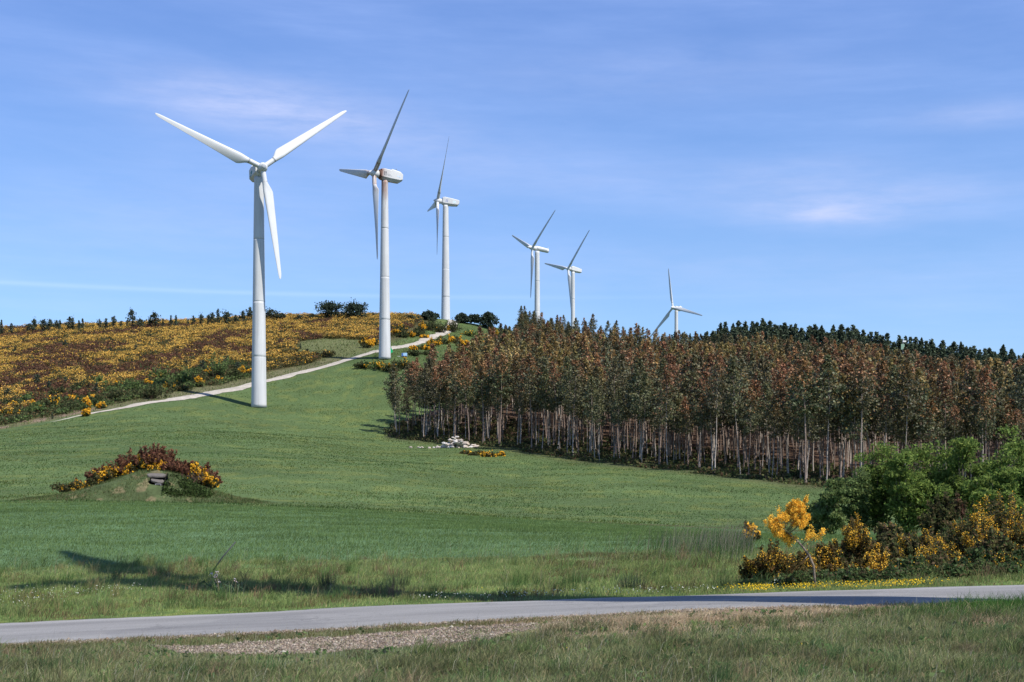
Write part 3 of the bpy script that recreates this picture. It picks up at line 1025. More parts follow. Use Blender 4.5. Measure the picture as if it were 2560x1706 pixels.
def broad_pine(seed, H=7.0, W=3.0, lean=0.0, col=(.028, .042, .028), nl=10, size=.34, bare=.35, nper=95):
    """a spreading, wind-shaped pine with separate foliage plates"""
    r = np.random.default_rng(seed)
    tr, cr = MB(), MB()
    top = np.array([lean * H * .25, 0, H * .86])
    mid = np.array([lean * H * .08, r.normal(0, .1), H * .4])
    tube(tr, [(0, 0, 0), mid, top], [.035 * H * .5 + .05, .022 * H * .5 + .04, .03], BARK_DARK, 7)
    P = []
    for i in range(nl):
        t = bare + (1 - bare) * (i + .5) / nl
        o = mid + (top - mid) * max(0, (t - .4) / .6) if t > .4 else mid * t / .4
        a = i * 2.4 + r.uniform(-.4, .4)
        L = W * np.interp(t, [bare, .5, .75, 1], [.7, 1, .8, .25]) * r.uniform(.7, 1.1)
        d = np.array([math.cos(a) + lean * .5, math.sin(a), r.uniform(.25, .6)])
        e = o + d * L * .8
        tube(tr, [o, o + d * L * .45 + [0, 0, -.1], e], [.07, .045, .02], BARK_DARK, 5, False)
        for k in range(3):
            c = o + d * L * r.uniform(.45, .95) + r.normal(0, .25, 3)
            s = r.uniform(.35, .75) * (W / 3.0 + .3)
            m = nper // 3
            P.append(c + r.normal(0, 1, (m, 3)) * [s, s, s * .55])
    P.append(top + r.normal(0, 1, (nper, 3)) * [W * .16, W * .16, H * .05] + [0, 0, H * .05])
    P = np.concatenate(P)
    leaves(cr, P, r.uniform(.7, 1.3, len(P)) * size, pick(r, len(P), [col, np.array(col) * 1.5, np.array(col) * .7], [4, 2, 3], .2), 1.6, r=r)
    return tr, cr


def oval_pine(seed, H, W, col, size, bare):
    """a dense pine with a rounded, lumpy crown reaching almost to the ground"""
    r = np.random.default_rng(seed)
    tr, cr = MB(), MB()
    tube(tr, [(0, 0, 0), (.1, 0, H * .5), (0, 0, H * .95)], [.03 * H * .5 + .04, .08, .02], BARK_DARK, 7)
    P = []
    for i in range(34):
        t = bare + (1 - bare) * (i + .5) / 34
        s = (t - bare) / (1 - bare)
        L = W * np.interp(s, [0, .2, .5, .8, 1], [.65, .95, .85, .5, .08]) * r.uniform(.65, 1.15)
        a = i * 2.4 + r.normal(0, .3)
        e = np.array([math.cos(a) * L, math.sin(a) * L, t * H + .18 * L])
        if i % 2 == 0:
            tube(tr, [(0, 0, t * H - .1), e * [.6, .6, 1]], [.05, .015], BARK_DARK, 4, False)
        m = 60
        q = r.uniform(.35, 1.05, m)
        P.append(np.column_stack([e[0] * q, e[1] * q, np.full(m, e[2])]) + r.normal(0, .32, (m, 3)) * [1, 1, .8])
    P = np.concatenate(P)
    leaves(cr, P, r.uniform(.7, 1.3, len(P)) * size, pick(r, len(P), [col, np.array(col) * 1.5, np.array(col) * .7], [4, 2, 3], .2), 1.6, r=r)
    return tr, cr


def shrub_points(r, h, w, nstem, per, spread, dome=.55, d=None, inner=.3):
    """points along stems that fan out into a lumpy, ragged bush; also how far along its stem each point sits, its stem's end and number"""
    d = d or w
    P, S, T, I = [], [], [], []
    nl = 5
    lob = [(k_ * 1.62 + r.uniform(-.5, .5), r.uniform(.14, .32), r.uniform(.66, 1.0)) for k_ in range(nl)]
    lob[0] = (0, .04, 1.0)
    for i in range(nstem):
        la, lr, lh = lob[i % nl]
        c = np.array([math.cos(la) * lr * w, math.sin(la) * lr * d])
        a = r.random() * 2 * math.pi
        q = math.sqrt(r.random())
        e = np.array([c[0] + math.cos(a) * q * w * .33, c[1] + math.sin(a) * q * d * .33, h * lh * (1 - (1 - dome) * q ** 2) * r.uniform(.62, 1.10)])
        if r.random() < .12:
            e *= r.uniform(1.05, 1.22)
        m = max(2, int(per * r.uniform(.6, 1.4)))
        t = r.uniform(inner, 1.0, m) ** .75
        o = np.array([c[0] * .6, c[1] * .6, 0])
        p = o * (1 - t[:, None]) + e * t[:, None] + r.normal(0, spread, (m, 3)) * (1.15 - .65 * t[:, None])
        P.append(p); T.append(t); S.append(np.tile(e, (m, 1))); I.append(np.full(m, i))
    P = np.concatenate(P); T = np.concatenate(T); S = np.concatenate(S); I = np.concatenate(I)
    P[:, 2] = np.maximum(P[:, 2], .02)
    return P, T, S, I


def shrub_shape(seed, h, w, leaf_pal, leaf_w, flower=0.0, flower_pal=((.80, .42, .035), (.86, .50, .06), (.74, .34, .03)), size=.06, fsize=.05, nstem=60, per=60, spread=.07, dome=.55, d=None,
                stem_col=(.10, .075, .05), top_bias=.45, patchy=.5, aspect=1.8):
    """a bush: (stems, leaves, blossoms) builders; blossoms crowd the outer ends of the stems that are in flower"""
    r = np.random.default_rng(seed)
    st, lf, fl = MB(), MB(), MB()
    P, T, S, I = shrub_points(r, h, w, nstem, per, spread, dome, d)
    leaves(lf, P, r.uniform(.7, 1.3, len(P)) * size, pick(r, len(P), leaf_pal, leaf_w, .25), aspect, r=r, up=(0, 0, .25))
    ends = np.unique(S.round(4), axis=0)
    for e in ends[:: max(1, len(ends) // 26)]:
        tube(st, [(e[0] * .15, e[1] * .15, 0), (e[0] * .55, e[1] * .55, e[2] * .5), tuple(e * .95)], [.012 * h + .006, .008 * h + .004, .004], stem_col, 4, False)
    if flower > 0:
        pn = vnoise(S[:, 0] + seed * 3.1, S[:, 1] + S[:, 2] * .9, w * .22 + .05, seed % 97, 2)
        ok = (T > .66) & (S[:, 2] > h * top_bias * .7) & (pn > patchy + .02) & (hash2(I, I * 7 + 3, seed) < .8)
        idx = np.nonzero(ok)[0]
        k = int(len(P) * flower)
        if len(idx):
            idx = r.choice(idx, k)
            Q = P[idx] + r.normal(0, spread * .45, (k, 3)) + unit(P[idx] - [0, 0, h * .3]) * spread * .5
            Q[:, 2] = np.maximum(Q[:, 2], .03)
            leaves(fl, Q, r.uniform(.7, 1.3, k) * fsize, pick(r, k, flower_pal, [3, 2, 1.5], .12), 1.15, r=r)
    return st, lf, fl


def place_shrub(name, loc, rz, label, cat, shapes, group=None, parts=('stems', 'foliage', 'blossom'), mats=None):
    root = empty(name, loc, rz, label, cat, group)
    mats = mats or (M_BARK, M_LEAF, M_FLOWER)
    for s, p, m in zip(shapes, parts, mats):
        if s.n:
            s.build(p, m, root)
    return root


def dup(root, loc, rz, sc, label, group=None):
    """a copy of a thing with copies of its parts"""
    r_ = root.copy()
    COL.objects.link(r_)
    r_.location = loc
    r_.rotation_euler = (0, 0, rz)
    r_.scale = (sc, sc, sc) if isinstance(sc, (int, float)) else sc
    if label: r_['label'] = label
    if group: r_['group'] = group
    for ch in list(root.children):
        c = ch.copy()
        COL.objects.link(c)
        c.parent = r_
    return r_


class Kind:
    """a thing's meshes, kept ready for any number of individuals"""
    def __init__(s, name, cat, parts):
        s.name, s.cat = name, cat
        s.parts = [(p, b.mesh(p, m)) for p, b, m in parts if b.n]

    def put(s, loc, rz, sc, label, group=None, lean=(0, 0)):
        root = empty(s.name, loc, rz, label, s.cat, group)
        root.scale = (sc, sc, sc) if isinstance(sc, (int, float)) else sc
        root.rotation_euler = (lean[0], lean[1], rz)
        for p, me in s.parts:
            link(bpy.data.objects.new(p, me), root)
        return root
# ------------------------------------------------------------------ the eucalyptus plantation
rw = np.random.default_rng(11)
xs, ys = [p[0] for p in WOOD], [p[1] for p in WOOD]
gx, gy = np.meshgrid(np.arange(min(xs), max(xs), 2.6), np.arange(min(ys), max(ys), 2.6))
px = gx.ravel() + rw.uniform(-.85, .85, gx.size); py = gy.ravel() + rw.uniform(-.85, .85, gx.size)
ok = in_poly(px, py, WOOD)
px, py = px[ok], py[ok]
pu = U0 + F * px / py
dep = wood_depth(px, py)
ok = (pu < 1120) & (dep > .8) & (rw.random(len(px)) > .06)
# a narrow bare ride runs up through the wood
ride = np.abs(px - (40 + (py - 165) * .42)) < 2.2
ok &= ~(ride & (dep > 14) & (dep < 70))
px, py, pu, dep = px[ok], py[ok], pu[ok], dep[ok]
pz = gz(px, py)
ph = 12.2 * rw.uniform(.70, 1.17, len(px)) * (1 - .14 * np.exp(-((pu - 395) / 40.0) ** 2)) * (1 - .17 * sstep(70, 130, dep) * sstep(760, 700, pu))
tone = vnoise(px, py, 16, 101, 2) + rw.normal(0, .09, len(px))
order = np.argsort(dep + np.where((pu < 384) | (pu > 1040), 1000, 0))
front = np.zeros(len(px), bool)
front[order[:298]] = True

KINDS = ('rusty', 'olive', 'amber')
EUC = {}
for ki, k in enumerate(KINDS):
    for s in range(8):
        tr, cr = euc_shape(200 + ki * 10 + s, k)
        EUC[k, s] = Kind('eucalyptus', 'tree', [('trunk', tr, M_BARK), ('crown', cr, M_EUC)])
COLWORD = {'rusty': 'rust brown', 'olive': 'dull olive', 'amber': 'yellowish brown'}


def euc_kind(t):
    return 'olive' if t < .44 else ('amber' if t > .60 else 'rusty')


ZONES = [(0, 440, 'left end by the meadow'), (440, 505, 'part behind the white boulders'),
         (505, 600, 'part right of the white boulders'), (600, 700, 'middle part above the meadow'), (700, 800, 'part above the meadow narrows'),
         (800, 880, 'part left of the green willows'), (880, 2000, 'right end behind the green willows')]
cells = {}
for i in np.nonzero(front)[0]:
    k = euc_kind(tone[i])
    z = next(t for a, b, t in ZONES if a <= pu[i] < b)
    rowname = 'front row' if dep[i] < 3.4 else ('second row' if dep[i] < 6.8 else 'inner rows')
    cells.setdefault((k, z, rowname), []).append(i)
left_i = min(np.nonzero(front)[0], key=lambda i: pu[i])
for (k, z, rn), idx in cells.items():
    idx = sorted(idx, key=lambda i: pu[i])
    hs = sorted(idx, key=lambda i: ph[i])
    for i in idx:
        size = ''
        if len(idx) > 1 and rn == 'front row':
            size = 'tallest ' if i == hs[-1] else ('shortest ' if i == hs[0] and len(idx) > 2 else '')
        lab = f"{size}{COLWORD[k]} eucalyptus, {rn}, {z}"
        if i == left_i:
            lab = "leftmost eucalyptus of the plantation, alone at its corner with its shadow on the meadow"
        EUC[k, int(rw.integers(8))].put((px[i], py[i], pz[i] - .1), rw.random() * 6.28, (lambda w_: (w_, w_, ph[i] / 12.0))(ph[i] / 12.0 * rw.uniform(.8, 1.3)), lab, 'slender eucalyptus trees of the plantation', (rw.normal(0, .035), rw.normal(0, .035)))

# the rest of the wood reads as one mass
trb, crb = MB(), MB()
LOD = {(k, s): euc_shape(300 + KINDS.index(k) * 10 + s, k, nleaf=29, nbr=28, size=.245, limbs=False) for k in KINDS for s in range(8)}
LODA = {q: (np.concatenate(t.v), t.f, np.concatenate(t.c), np.concatenate(c.v), np.concatenate(c.f), np.concatenate(c.c)) for q, (t, c) in LOD.items()}
for i in np.nonzero(~front)[0]:
    tv, tf, tcol, cv, cf, ccol = LODA[euc_kind(tone[i]), int(rw.integers(8))]
    a = rw.random() * 6.28; s = ph[i] / 12.0
    Mx = np.array([[math.cos(a), -math.sin(a), 0], [math.sin(a), math.cos(a), 0], [0, 0, 1]]) * s
    o = np.array([px[i], py[i], pz[i] - .1])
    if dep[i] < 95:
        trb.add(tv @ Mx.T + o, tf, tcol)
    crb.add(cv @ Mx.T + o, cf, ccol * rw.uniform(.70, 1.30))
wood = empty('eucalyptus_wood', (0, 0, 0), 0, 'dense brown topped eucalyptus wood climbing the slope behind its front rows', 'wood')
tag(wood, kind='stuff')
crb.build('crowns', M_EUC, wood)
trb.build('trunks', M_BARK, wood)
print('eucalyptus', front.sum(), (~front).sum())

# scrub and litter on the floor of the wood, densest at its sunny edge
r = np.random.default_rng(13)
qx = r.uniform(-32, 75, 60000); qy = r.uniform(140, 270, 60000)
d = wood_depth(qx, qy); w = in_poly(qx, qy, WOOD)
keep = ((~w & (d < 1.6)) | (w & (d < 26))) & (r.random(60000) < .55 * np.exp(-np.abs(d - 7) / 12.0)) & (vnoise(qx, qy, 3, 119, 2) > .4) & (U0 + F * qx / qy > 380)
qx, qy, d = qx[keep], qy[keep], d[keep]
sc = MB()
nn_ = 14
P = np.repeat(np.column_stack([qx, qy, gz(qx, qy)]), nn_, 0) + np.abs(r.normal(0, 1, (len(qx) * nn_, 3))) * [0, 0, .28] + r.normal(0, .35, (len(qx) * nn_, 3)) * [1, 1, 0]
leaves(sc, P, r.uniform(.14, .34, len(P)), pick(r, len(P), [(.060, .075, .034), (.090, .110, .042), (.12, .10, .05), (.13, .09, .055)], [4, 4, 2, 2], .25), 1.5, r=r)
tag(sc.build('undergrowth', M_LEAF), 'low dark scrub under the front trunks of the eucalyptus plantation', 'undergrowth', kind='stuff')

# ------------------------------------------------------------------ pines on the skyline behind the wood
r = np.random.default_rng(17)
PINES = [Kind('pine_tree', 'tree', [('trunk', a, M_BARK), ('crown', b, M_PINE)]) for a, b in
         [pine_shape(400 + s, 12.0, 2.5 + .25 * (s % 3), .12, .32, 1.15, (.072, .092, .058), .42) for s in range(7)]]
SKY = np.array([(668, 345), (690, 334), (705, 322), (718, 323), (735, 320), (750, 322), (765, 317), (775, 320), (795, 324), (806, 321), (820, 327), (840, 325), (852, 323), (866, 331), (885, 333), (905, 335), (925, 338), (945, 339), (962, 343), (980, 346), (1000, 345), (1024, 353), (1060, 362)])
n = 0
for rowi, (off, up) in enumerate([(0, 0), (7, 3), (-9, 7)]):
    u = 672.0 + rowi * 3
    while u < 1055:
        Y = np.interp(u, [670, 800, 1024, 1060], [432, 415, 372, 365]) + off + r.uniform(-2.5, 2.5)
        vt = np.interp(u, SKY[:, 0], SKY[:, 1]) + up + r.choice([0, 0, 3, 5, 8], p=[.3, .2, .2, .2, .1]) + r.uniform(-1, 1)
        b = at(u, Y)
        H = max(6.5, (V0 - vt) / F * Y - b[2])
        pos = 'left of the farthest turbine' if u < 673 else ('between the farthest turbine and the bare gap' if u < 705 else ('in the left stretch of the dark skyline, above brown treetops' if u < 800 else ('in the middle stretch of the dark skyline' if u < 900 else 'in the lower right stretch of the dark skyline')))
        rown = ('tallest standing row', 'second row', 'hidden lower row')[rowi]
        PINES[int(r.integers(7))].put((b[0], b[1], b[2] - .2), r.random() * 6.28, (H / 12.0 * r.uniform(.8, 1.05), H / 12.0 * r.uniform(.8, 1.05), H / 12.0), f"dark pine {pos}, {rown}", 'dark pines on the skyline behind the plantation')
        u += r.uniform(4.5, 8.5) if u > 700 else r.uniform(7, 14)
        n += 1
print('pines', n)

# pole with a pale green board among the pines
p = at(903, 362)
top = (V0 - 341) / F * 362
pole = empty('pole', p, 0, 'thin pole with a pale green board and white cap in front of the dark pines', 'pole')
mb = MB(); tube(mb, [(0, 0, -.2), (0, 0, top - p[2])], .13, (.36, .35, .32), 8); mb.build('post', M_DARK, pole)
mb = MB(); box(mb, (-.55, -.2, top - p[2] - 2.2), (.35, -.12, top - p[2] - .8), (.24, .36, .26)); mb.build('board', M_PAINT, pole)
mb = MB(); box(mb, (-.1, -.25, top - p[2] - .3), (.75, .25, top - p[2] + .1), (.75, .75, .74)); mb.build('cap', M_PAINT, pole)

# ------------------------------------------------------------------ small trees along the left ridge
SAP = [Kind('young_pine', 'tree', [('trunk', a, M_BARK), ('crown', b, M_PINE)]) for a, b in
       [broad_pine(500 + s, 4.0, 1.1, (s % 3 - 1) * .3, (.060, .074, .050), 8, .28, .22 + .1 * (s % 3), 40) for s in range(6)]]
SPIRE = [Kind('young_pine', 'tree', [('trunk', a, M_BARK), ('crown', b, M_PINE)]) for a, b in
         [pine_shape(520 + s, 4.0, .9, .15, .45, .55, (.060, .076, .050), .28) for s in range(4)]]
RIDGE = [(1.5, 9, 5), (11.5, 6, 6), (30, 5, 7), (34, 8, 5), (43, 8, 7), (51, 8, 5), (57, 6, 4), (60, 7, 4), (69, 9, 7), (73, 7, 4), (79, 6, 5), (82.5, 7, 5), (99, 6, 4), (106, 6, 6), (114, 8, 4.5), (121, 4, 4), (127, 4, 3), (133, 12, 7), (140, 6, 5), (151, 5, 4), (156, 9, 9),
         (163, 4, 3), (171, 6, 4), (176, 7, 5), (188, 3, 3), (194, 6, 3), (201, 7, 4), (209, 6, 4), (213, 8, 5), (218, 10, 5), (227, 8, 9), (236, 5, 4), (242, 8, 5), (249, 10, 6)]
# read from a view of the ridge: column, height and width
r = np.random.default_rng(19)
n = 0
RWORDS = ['thin', 'ragged', 'bushy']
for (u, h, w) in RIDGE:
    h = h * 1.2 + 6
    w *= 1.15
    Y = 424 + r.uniform(-4, 3)
    b = at(u, Y)
    H = h / F * Y
    bush = w >= 7
    kd = (SAP if bush or r.random() < .5 else SPIRE)[int(r.integers(4))]
    side = 'at the far left end of the gorse ridge' if u < 60 else ('on the gorse ridge well left of the nearest turbine' if u < 130 else ('on the gorse ridge midway to the nearest turbine' if u < 190 else 'on the gorse ridge just left of the nearest turbine tower'))
    size = 'tall' if h >= 10 else ('middling' if h >= 7 else 'tiny')
    kd.put((b[0], b[1], b[2] - .1), r.random() * 6.28, (max(.5, w / F * Y / 2.2), max(.5, w / F * Y / 2.2), H / 4.0), f"{size} {'broad' if bush else 'thin'} young pine {side}", 'small young pines along the left ridge')
    n += 1
for (u, h, w, lab) in [(271, 14, 15, 'dark young pine just right of the nearest turbine tower on the skyline'), (282, 10, 10, 'smaller dark pine next to the one beside the nearest tower'),
                       (297, 7, 9, 'small scruffy pine on the ridge halfway to the two spreading pines'), (305, 5, 8, 'low dark sapling on the ridge between two scruffy pines'), (312, 8, 9, 'scruffy sapling on the ridge just left of the two spreading pines'),
                       (412, 7, 9, 'small dark sapling on the ridge right of the rusty turbine tower'), (418, 6, 6, 'thin low sapling right beside the ridge sapling near the rusty turbine'), (450 - 16, 8, 3, 'narrow spindly pine just left of the third turbine tower base')]:
    Y = 428
    b = at(u, Y)
    SAP[n % 6].put((b[0], b[1], b[2] - .1), n * 1.3, (w / F * Y / 2.2, w / F * Y / 2.2, h / F * Y / 4.0), lab)
    n += 1
for (u, v0, v1, w, lean, Y, lab, sd) in [(331, 320, 302.5, 26, -.15, 430, 'left one of the two spreading dark pines on the ridge', 3), (352, 320, 303.5, 26, .55, 428, 'right one of the two spreading dark pines, with a long low bough', 8),
                                         (429, 329, 312, 20, 0, 440, 'round dark pine just left of the third turbine tower base', 9),
                                         (462, 333, 314, 16, -.1, 446, 'thin crowned dark pine right of the third turbine tower', 12), (474, 336, 315.5, 18, .1, 446, 'open crowned dark pine in the middle of the three right of the third turbine', 14),
                                         (488, 336, 312.5, 20, .05, 444, 'dense pointed dark pine, right one of the three near the third turbine', 16), (524, 346, 313.5, 16, 0, 446, 'dark pine poking up at the left end of the brown treetops', 18)]:
    b = at(u, Y)
    H = (V0 - v1) / F * Y - b[2]
    W = w / F * Y / 2.0
    a, c = (broad_pine(600 + sd, H, W * .95, lean, (.044, .060, .042), 13, .36, .18, 150) if u < 400 else oval_pine(600 + sd, H, W, (.044, .060, .042), .38, .12 if sd != 14 else .3))
    Kind('pine_tree', 'tree', [('trunk', a, M_BARK), ('crown', c, M_PINE)]).put((b[0], b[1], b[2] - .2), 0, 1.0, lab)

GREENS = [(.125, .180, .062), (.160, .215, .076), (.092, .138, .052)]
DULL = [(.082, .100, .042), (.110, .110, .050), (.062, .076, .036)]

# ------------------------------------------------------------------ the heath: gorse in flower and dying heather as ground cover
r = np.random.default_rng(23)
NN = 42000
qY = np.sqrt(r.uniform(205 ** 2, 446 ** 2, NN)); qu = r.uniform(-150, 480, NN)
qx = (qu - U0) / F * qY
td = track_dist(qx, qY)
edge = 6 + 4 * vnoise(qx, qY, 8, 111, 2) + np.where(qu < 262, 8 + 8 * vnoise(qx, qY, 6, 115, 2), 0)
knoll = np.exp(-(((qu - 335) / 40.0) ** 4)) * np.exp(-(((qY - 352) / 18.0) ** 4)) > .4
keep = (td > edge) & (qu < 440 + (qY - 400) * .6) & ~(knoll & (qu < 374)) & (qY < 446)
keep &= ~((qu > 374) & (td < 10))
qx, qY, qu = qx[keep], qY[keep], qu[keep]
qz = gz(qx, qY)
band = np.exp(-((qY - (372 + .10 * (qu - 150))) / 17.0) ** 2) * (qu < 260) * .17
rustn = vnoise(qx, qY * .7, 11, 113, 3) + band
kind = np.where(rustn > .585, 2, np.where(vnoise(qx, qY, 3.6, 117, 3) > .54, 1, 0))     # 0 gorse, 1 plain green, 2 heather
kind = np.where(r.random(len(qx)) < .17, r.integers(0, 3, len(qx)), kind)
print('heath clumps', len(qx), np.bincount(kind))
gl, gf, hl = MB(), MB(), MB()


def clump(mb, sel, n, rad, h, size, pal, wts, lo=0.0, power=.6):
    m = sel.sum()
    a = r.random((m, n)) * 6.283; q = np.sqrt(r.random((m, n))) * rad * r.uniform(.7, 1.3, (m, 1))
    zz = h * r.uniform(.7, 1.3, (m, 1)) * (lo + (1 - lo) * r.random((m, n)) ** power) * (1 - .5 * (q / rad) ** 2 * .8)
    P = np.stack([qx[sel][:, None] + np.cos(a) * q, qY[sel][:, None] + np.sin(a) * q, qz[sel][:, None] + zz], -1).reshape(-1, 3)
    leaves(mb, P, r.uniform(.7, 1.3, len(P)) * size, pick(r, len(P), pal, wts, .25), 1.5, r=r)


clump(gl, kind == 0, 20, 1.15, 1.25, .32, [(.12, .105, .038), (.09, .088, .038), (.17, .12, .045)], [4, 3, 2])
clump(gf, kind == 0, 24, 1.15, 1.45, .165, [(.72, .42, .085), (.78, .50, .12), (.48, .31, .085)], [4, 2, 3], lo=.72)
clump(gl, kind == 1, 22, 1.1, 1.15, .32, [(.090, .092, .042), (.115, .104, .045), (.068, .078, .036), (.15, .11, .055)], [4, 3, 3, 2])
clump(gf, kind == 1, 2, .9, 1.1, .24, [(.66, .34, .035), (.50, .25, .03)], [2, 2], lo=.6)
clump(hl, kind == 2, 24, 1.05, 1.2, .30, [(.160, .080, .050), (.115, .065, .042), (.20, .105, .06), (.10, .08, .045)], [4, 3, 2, 2])
tag(gl.build('gorse_leaves', M_LEAF), 'olive green gorse stems covering the left hillside', 'gorse', 'heath plants covering the left hillside', kind='stuff')
tag(gf.build('gorse_blossom', M_FLOWER), 'golden gorse blossom covering the left hillside', 'gorse', 'heath plants covering the left hillside', kind='stuff')
tag(hl.build('heather', M_LEAF), 'rust red heather patches across the upper left hillside', 'heather', 'heath plants covering the left hillside', kind='stuff')

# green scrub between the track's bank and the heath
r = np.random.default_rng(27)
mm = 11000
qY2 = np.sqrt(r.uniform(205 ** 2, 330 ** 2, mm)); qu2 = r.uniform(-120, 262, mm); qx2 = (qu2 - U0) / F * qY2
td2 = track_dist(qx2, qY2)
k2 = (td2 > 4.5 + 2.5 * vnoise(qx2, qY2, 5, 121, 2)) & (td2 < 34) & (r.random(mm) < 1.2 * np.exp(-np.maximum(0, td2 - 16) / 8))
qx, qY, qz = qx2[k2], qY2[k2], gz(qx2[k2], qY2[k2])
bs = MB()
allk = np.ones(len(qx), bool)
g1 = vnoise(qx, qY, 4.5, 123, 2)
clump(bs, g1 > .5, 20, .9, 1.15, .28, GREENS + DULL, [3, 2, 2, 3, 2, 3], lo=.1)
clump(bs, g1 <= .5, 20, .9, .9, .28, DULL + [(.13, .085, .045), (.16, .12, .05)], [3, 2, 3, 2, 1], lo=.1)
tag(bs.build('bank_scrub', M_LEAF), 'low mixed green scrub on the bank between gravel track and gorse heath', 'scrub', kind='stuff')

# dark saplings standing in the heath
r = np.random.default_rng(29)
PTS = [(34, 352, 20), (54, 341, 14), (148, 347, 22), (150, 383, 22), (112, 390, 26), (86, 382, 24), (222, 392, 26), (18, 396, 24), (60, 402, 16), (186, 358, 16), (252, 352, 16), (312, 350, 18), (346, 342, 14), (466, 370, 28), (520, 362, 20), (500, 374, 22), (430, 366, 20),
       (546, 368, 20), (610, 366, 14), (575, 372, 12), (330, 373, 14), (404, 385, 14), (292, 374, 10), (40, 420, 14), (120, 428, 14), (660, 362, 14), (705, 352, 15), (690, 345, 12), (76, 366, 12), (270, 337, 10), (380, 348, 12)]
for i, (q, v, h) in enumerate(PTS):
    u = q * .4352 if q > 250 else q * .4352
    b = at_uv(u, v + 4, 250, 440)
    H = h * .52 / F * b[1]
    ws = H / 4 * r.uniform(.55, .8)
    lev = 'high on' if v < 358 else ('halfway up' if v < 385 else 'low on')
    sd = 'far left' if u < 45 else ('left' if u < 110 else ('middle' if u < 190 else 'right'))
    (SAP if i % 3 else SPIRE)[i % 4].put((b[0], b[1], b[2] - .1), r.random() * 6.28, (ws * 1.25, ws * 1.25, H / 4.0), f"{'taller' if h > 18 else 'small'} dark sapling {lev} the {sd} part of the gorse hillside", 'dark saplings standing in the gorse')

# ------------------------------------------------------------------ shrubs lining the track
YEL = ((.78, .42, .03), (.84, .50, .06), (.70, .34, .03))


def bank_shrub(seed, kindw, u, v, wpx, hpx, label, Y0=215, cat='shrub', group=None):
    b = at_uv(u, v, Y0, 440)
    s = b[1] / F
    w, h = wpx * s, hpx * s
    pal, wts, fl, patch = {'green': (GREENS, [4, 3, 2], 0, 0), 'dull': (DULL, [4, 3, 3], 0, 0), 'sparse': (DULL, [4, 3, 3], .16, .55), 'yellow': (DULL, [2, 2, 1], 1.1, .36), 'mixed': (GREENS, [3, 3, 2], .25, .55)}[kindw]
    sh = shrub_shape(seed, h, w, pal, wts, fl, YEL, size=.24, fsize=.24, nstem=46, per=22, spread=.16 + .03 * w / 3, dome=.5, top_bias=.2 if kindw == 'yellow' else .5, patchy=patch)
    return place_shrub('gorse_bush' if kindw == 'yellow' else 'shrub', tuple(b - [0, 0, .15]), 0, label, cat, sh, group)


zx = lambda q: q / 3.677 * .4                       # readings taken off an enlarged view of the bank
zy = lambda q: (750 + q / 3.677) * .4
BANK = [('green', 1220, 850, 230, 160, 'round green shrub standing halfway along the track bank, left of the large green ones'),
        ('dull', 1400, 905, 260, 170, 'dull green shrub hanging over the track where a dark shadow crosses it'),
        ('green', 930, 800, 220, 130, 'wide green shrub behind the yellow gorse midway along the bank'),
        ('green', 1480, 740, 190, 140, 'rounded green shrub left of the largest one on the track bank'),
        ('green', 1690, 780, 230, 190, 'dark green shrub in front of the largest one on the bank'),
        ('green', 1970, 720, 330, 230, 'largest green shrub on the bank, just left of the nearest turbine tower'),
        ('dull', 2150, 720, 150, 110, 'dull shrub between the largest green one and the nearest tower'),
        ('dull', 520, 900, 260, 130, 'wide dull green shrub on the left part of the bank'),
        ('green', 240, 960, 170, 130, 'vivid green shrub low on the far left of the bank'),
        ('green', 330, 1050, 220, 120, 'dark green shrub above the bare scree at far left'),
        ('dull', 660, 880, 220, 110, 'dull shrub behind the three yellow gorse bushes'),
        ('dull', 680, 1010, 240, 110, 'brownish shrub left of the gorse beside the track end'),
        ('dull', 1050, 930, 260, 130, 'dull green shrub around a pale rock on the bank'),
        ('dull', 1240, 900, 180, 100, 'low dull shrub right of the pale rock'),
        ('dull', 900, 960, 200, 100, 'low shrub right behind the bright gorse near the track end'),
        ('sparse', 480, 1000, 240, 120, 'green shrub with a few yellow flowers on the left bank'),
        ('sparse', 120, 1000, 240, 130, 'flower dotted shrub at the far left edge of the bank'),
        ('sparse', 60, 1090, 220, 120, 'scrubby bush at the very left edge above the scree'),
        ('sparse', 1600, 830, 240, 110, 'low flower dotted shrub above the track, right of the shadow'),
        ('dull', 800, 830, 220, 120, 'dull shrub high on the bank above the yellow gorse'),
        ('yellow', 785, 1000, 90, 110, 'upright bright yellow gorse at the lower end of the track bank'),
        ('yellow', 795, 1075, 60, 80, 'small yellow gorse right at the track edge below the upright one'),
        ('yellow', 935, 1000, 95, 75, 'bright yellow gorse drooping towards the track'),
        ('yellow', 865, 925, 85, 55, 'yellow gorse uppermost of the bright trio near the track end'),
        ('yellow', 285, 985, 100, 70, 'yellow gorse bush on the left bank in front of vivid green'),
        ('yellow', 400, 1010, 70, 60, 'small yellow gorse left of centre on the lower bank'),
        ('yellow', 1065, 800, 100, 75, 'yellow gorse patch on the bank above the pale rock'),
        ('yellow', 1360, 800, 80, 90, 'yellow gorse between two rounded green shrubs'),
        ('yellow', 1825, 800, 70, 90, 'yellow gorse at the foot of the dark green shrub'),
        ('yellow', 2010, 755, 65, 60, 'small bright gorse under the largest green shrub'),
        ('yellow', 1915, 690, 90, 70, 'yellow gorse on the face of the largest green shrub'),
        ('yellow', 2235, 690, 180, 95, 'wide yellow gorse bush right beside the nearest turbine tower'),
        ('yellow', 670, 930, 90, 60, 'yellow gorse above the track end trio'),
        ('yellow', 160, 900, 80, 60, 'yellow gorse high on the far left bank')]
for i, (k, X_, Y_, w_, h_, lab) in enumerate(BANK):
    bank_shrub(700 + i, k, zx(X_), zy(Y_), zx(w_), h_ / 3.677 * .4, lab, 215, 'gorse' if k == 'yellow' else 'shrub')

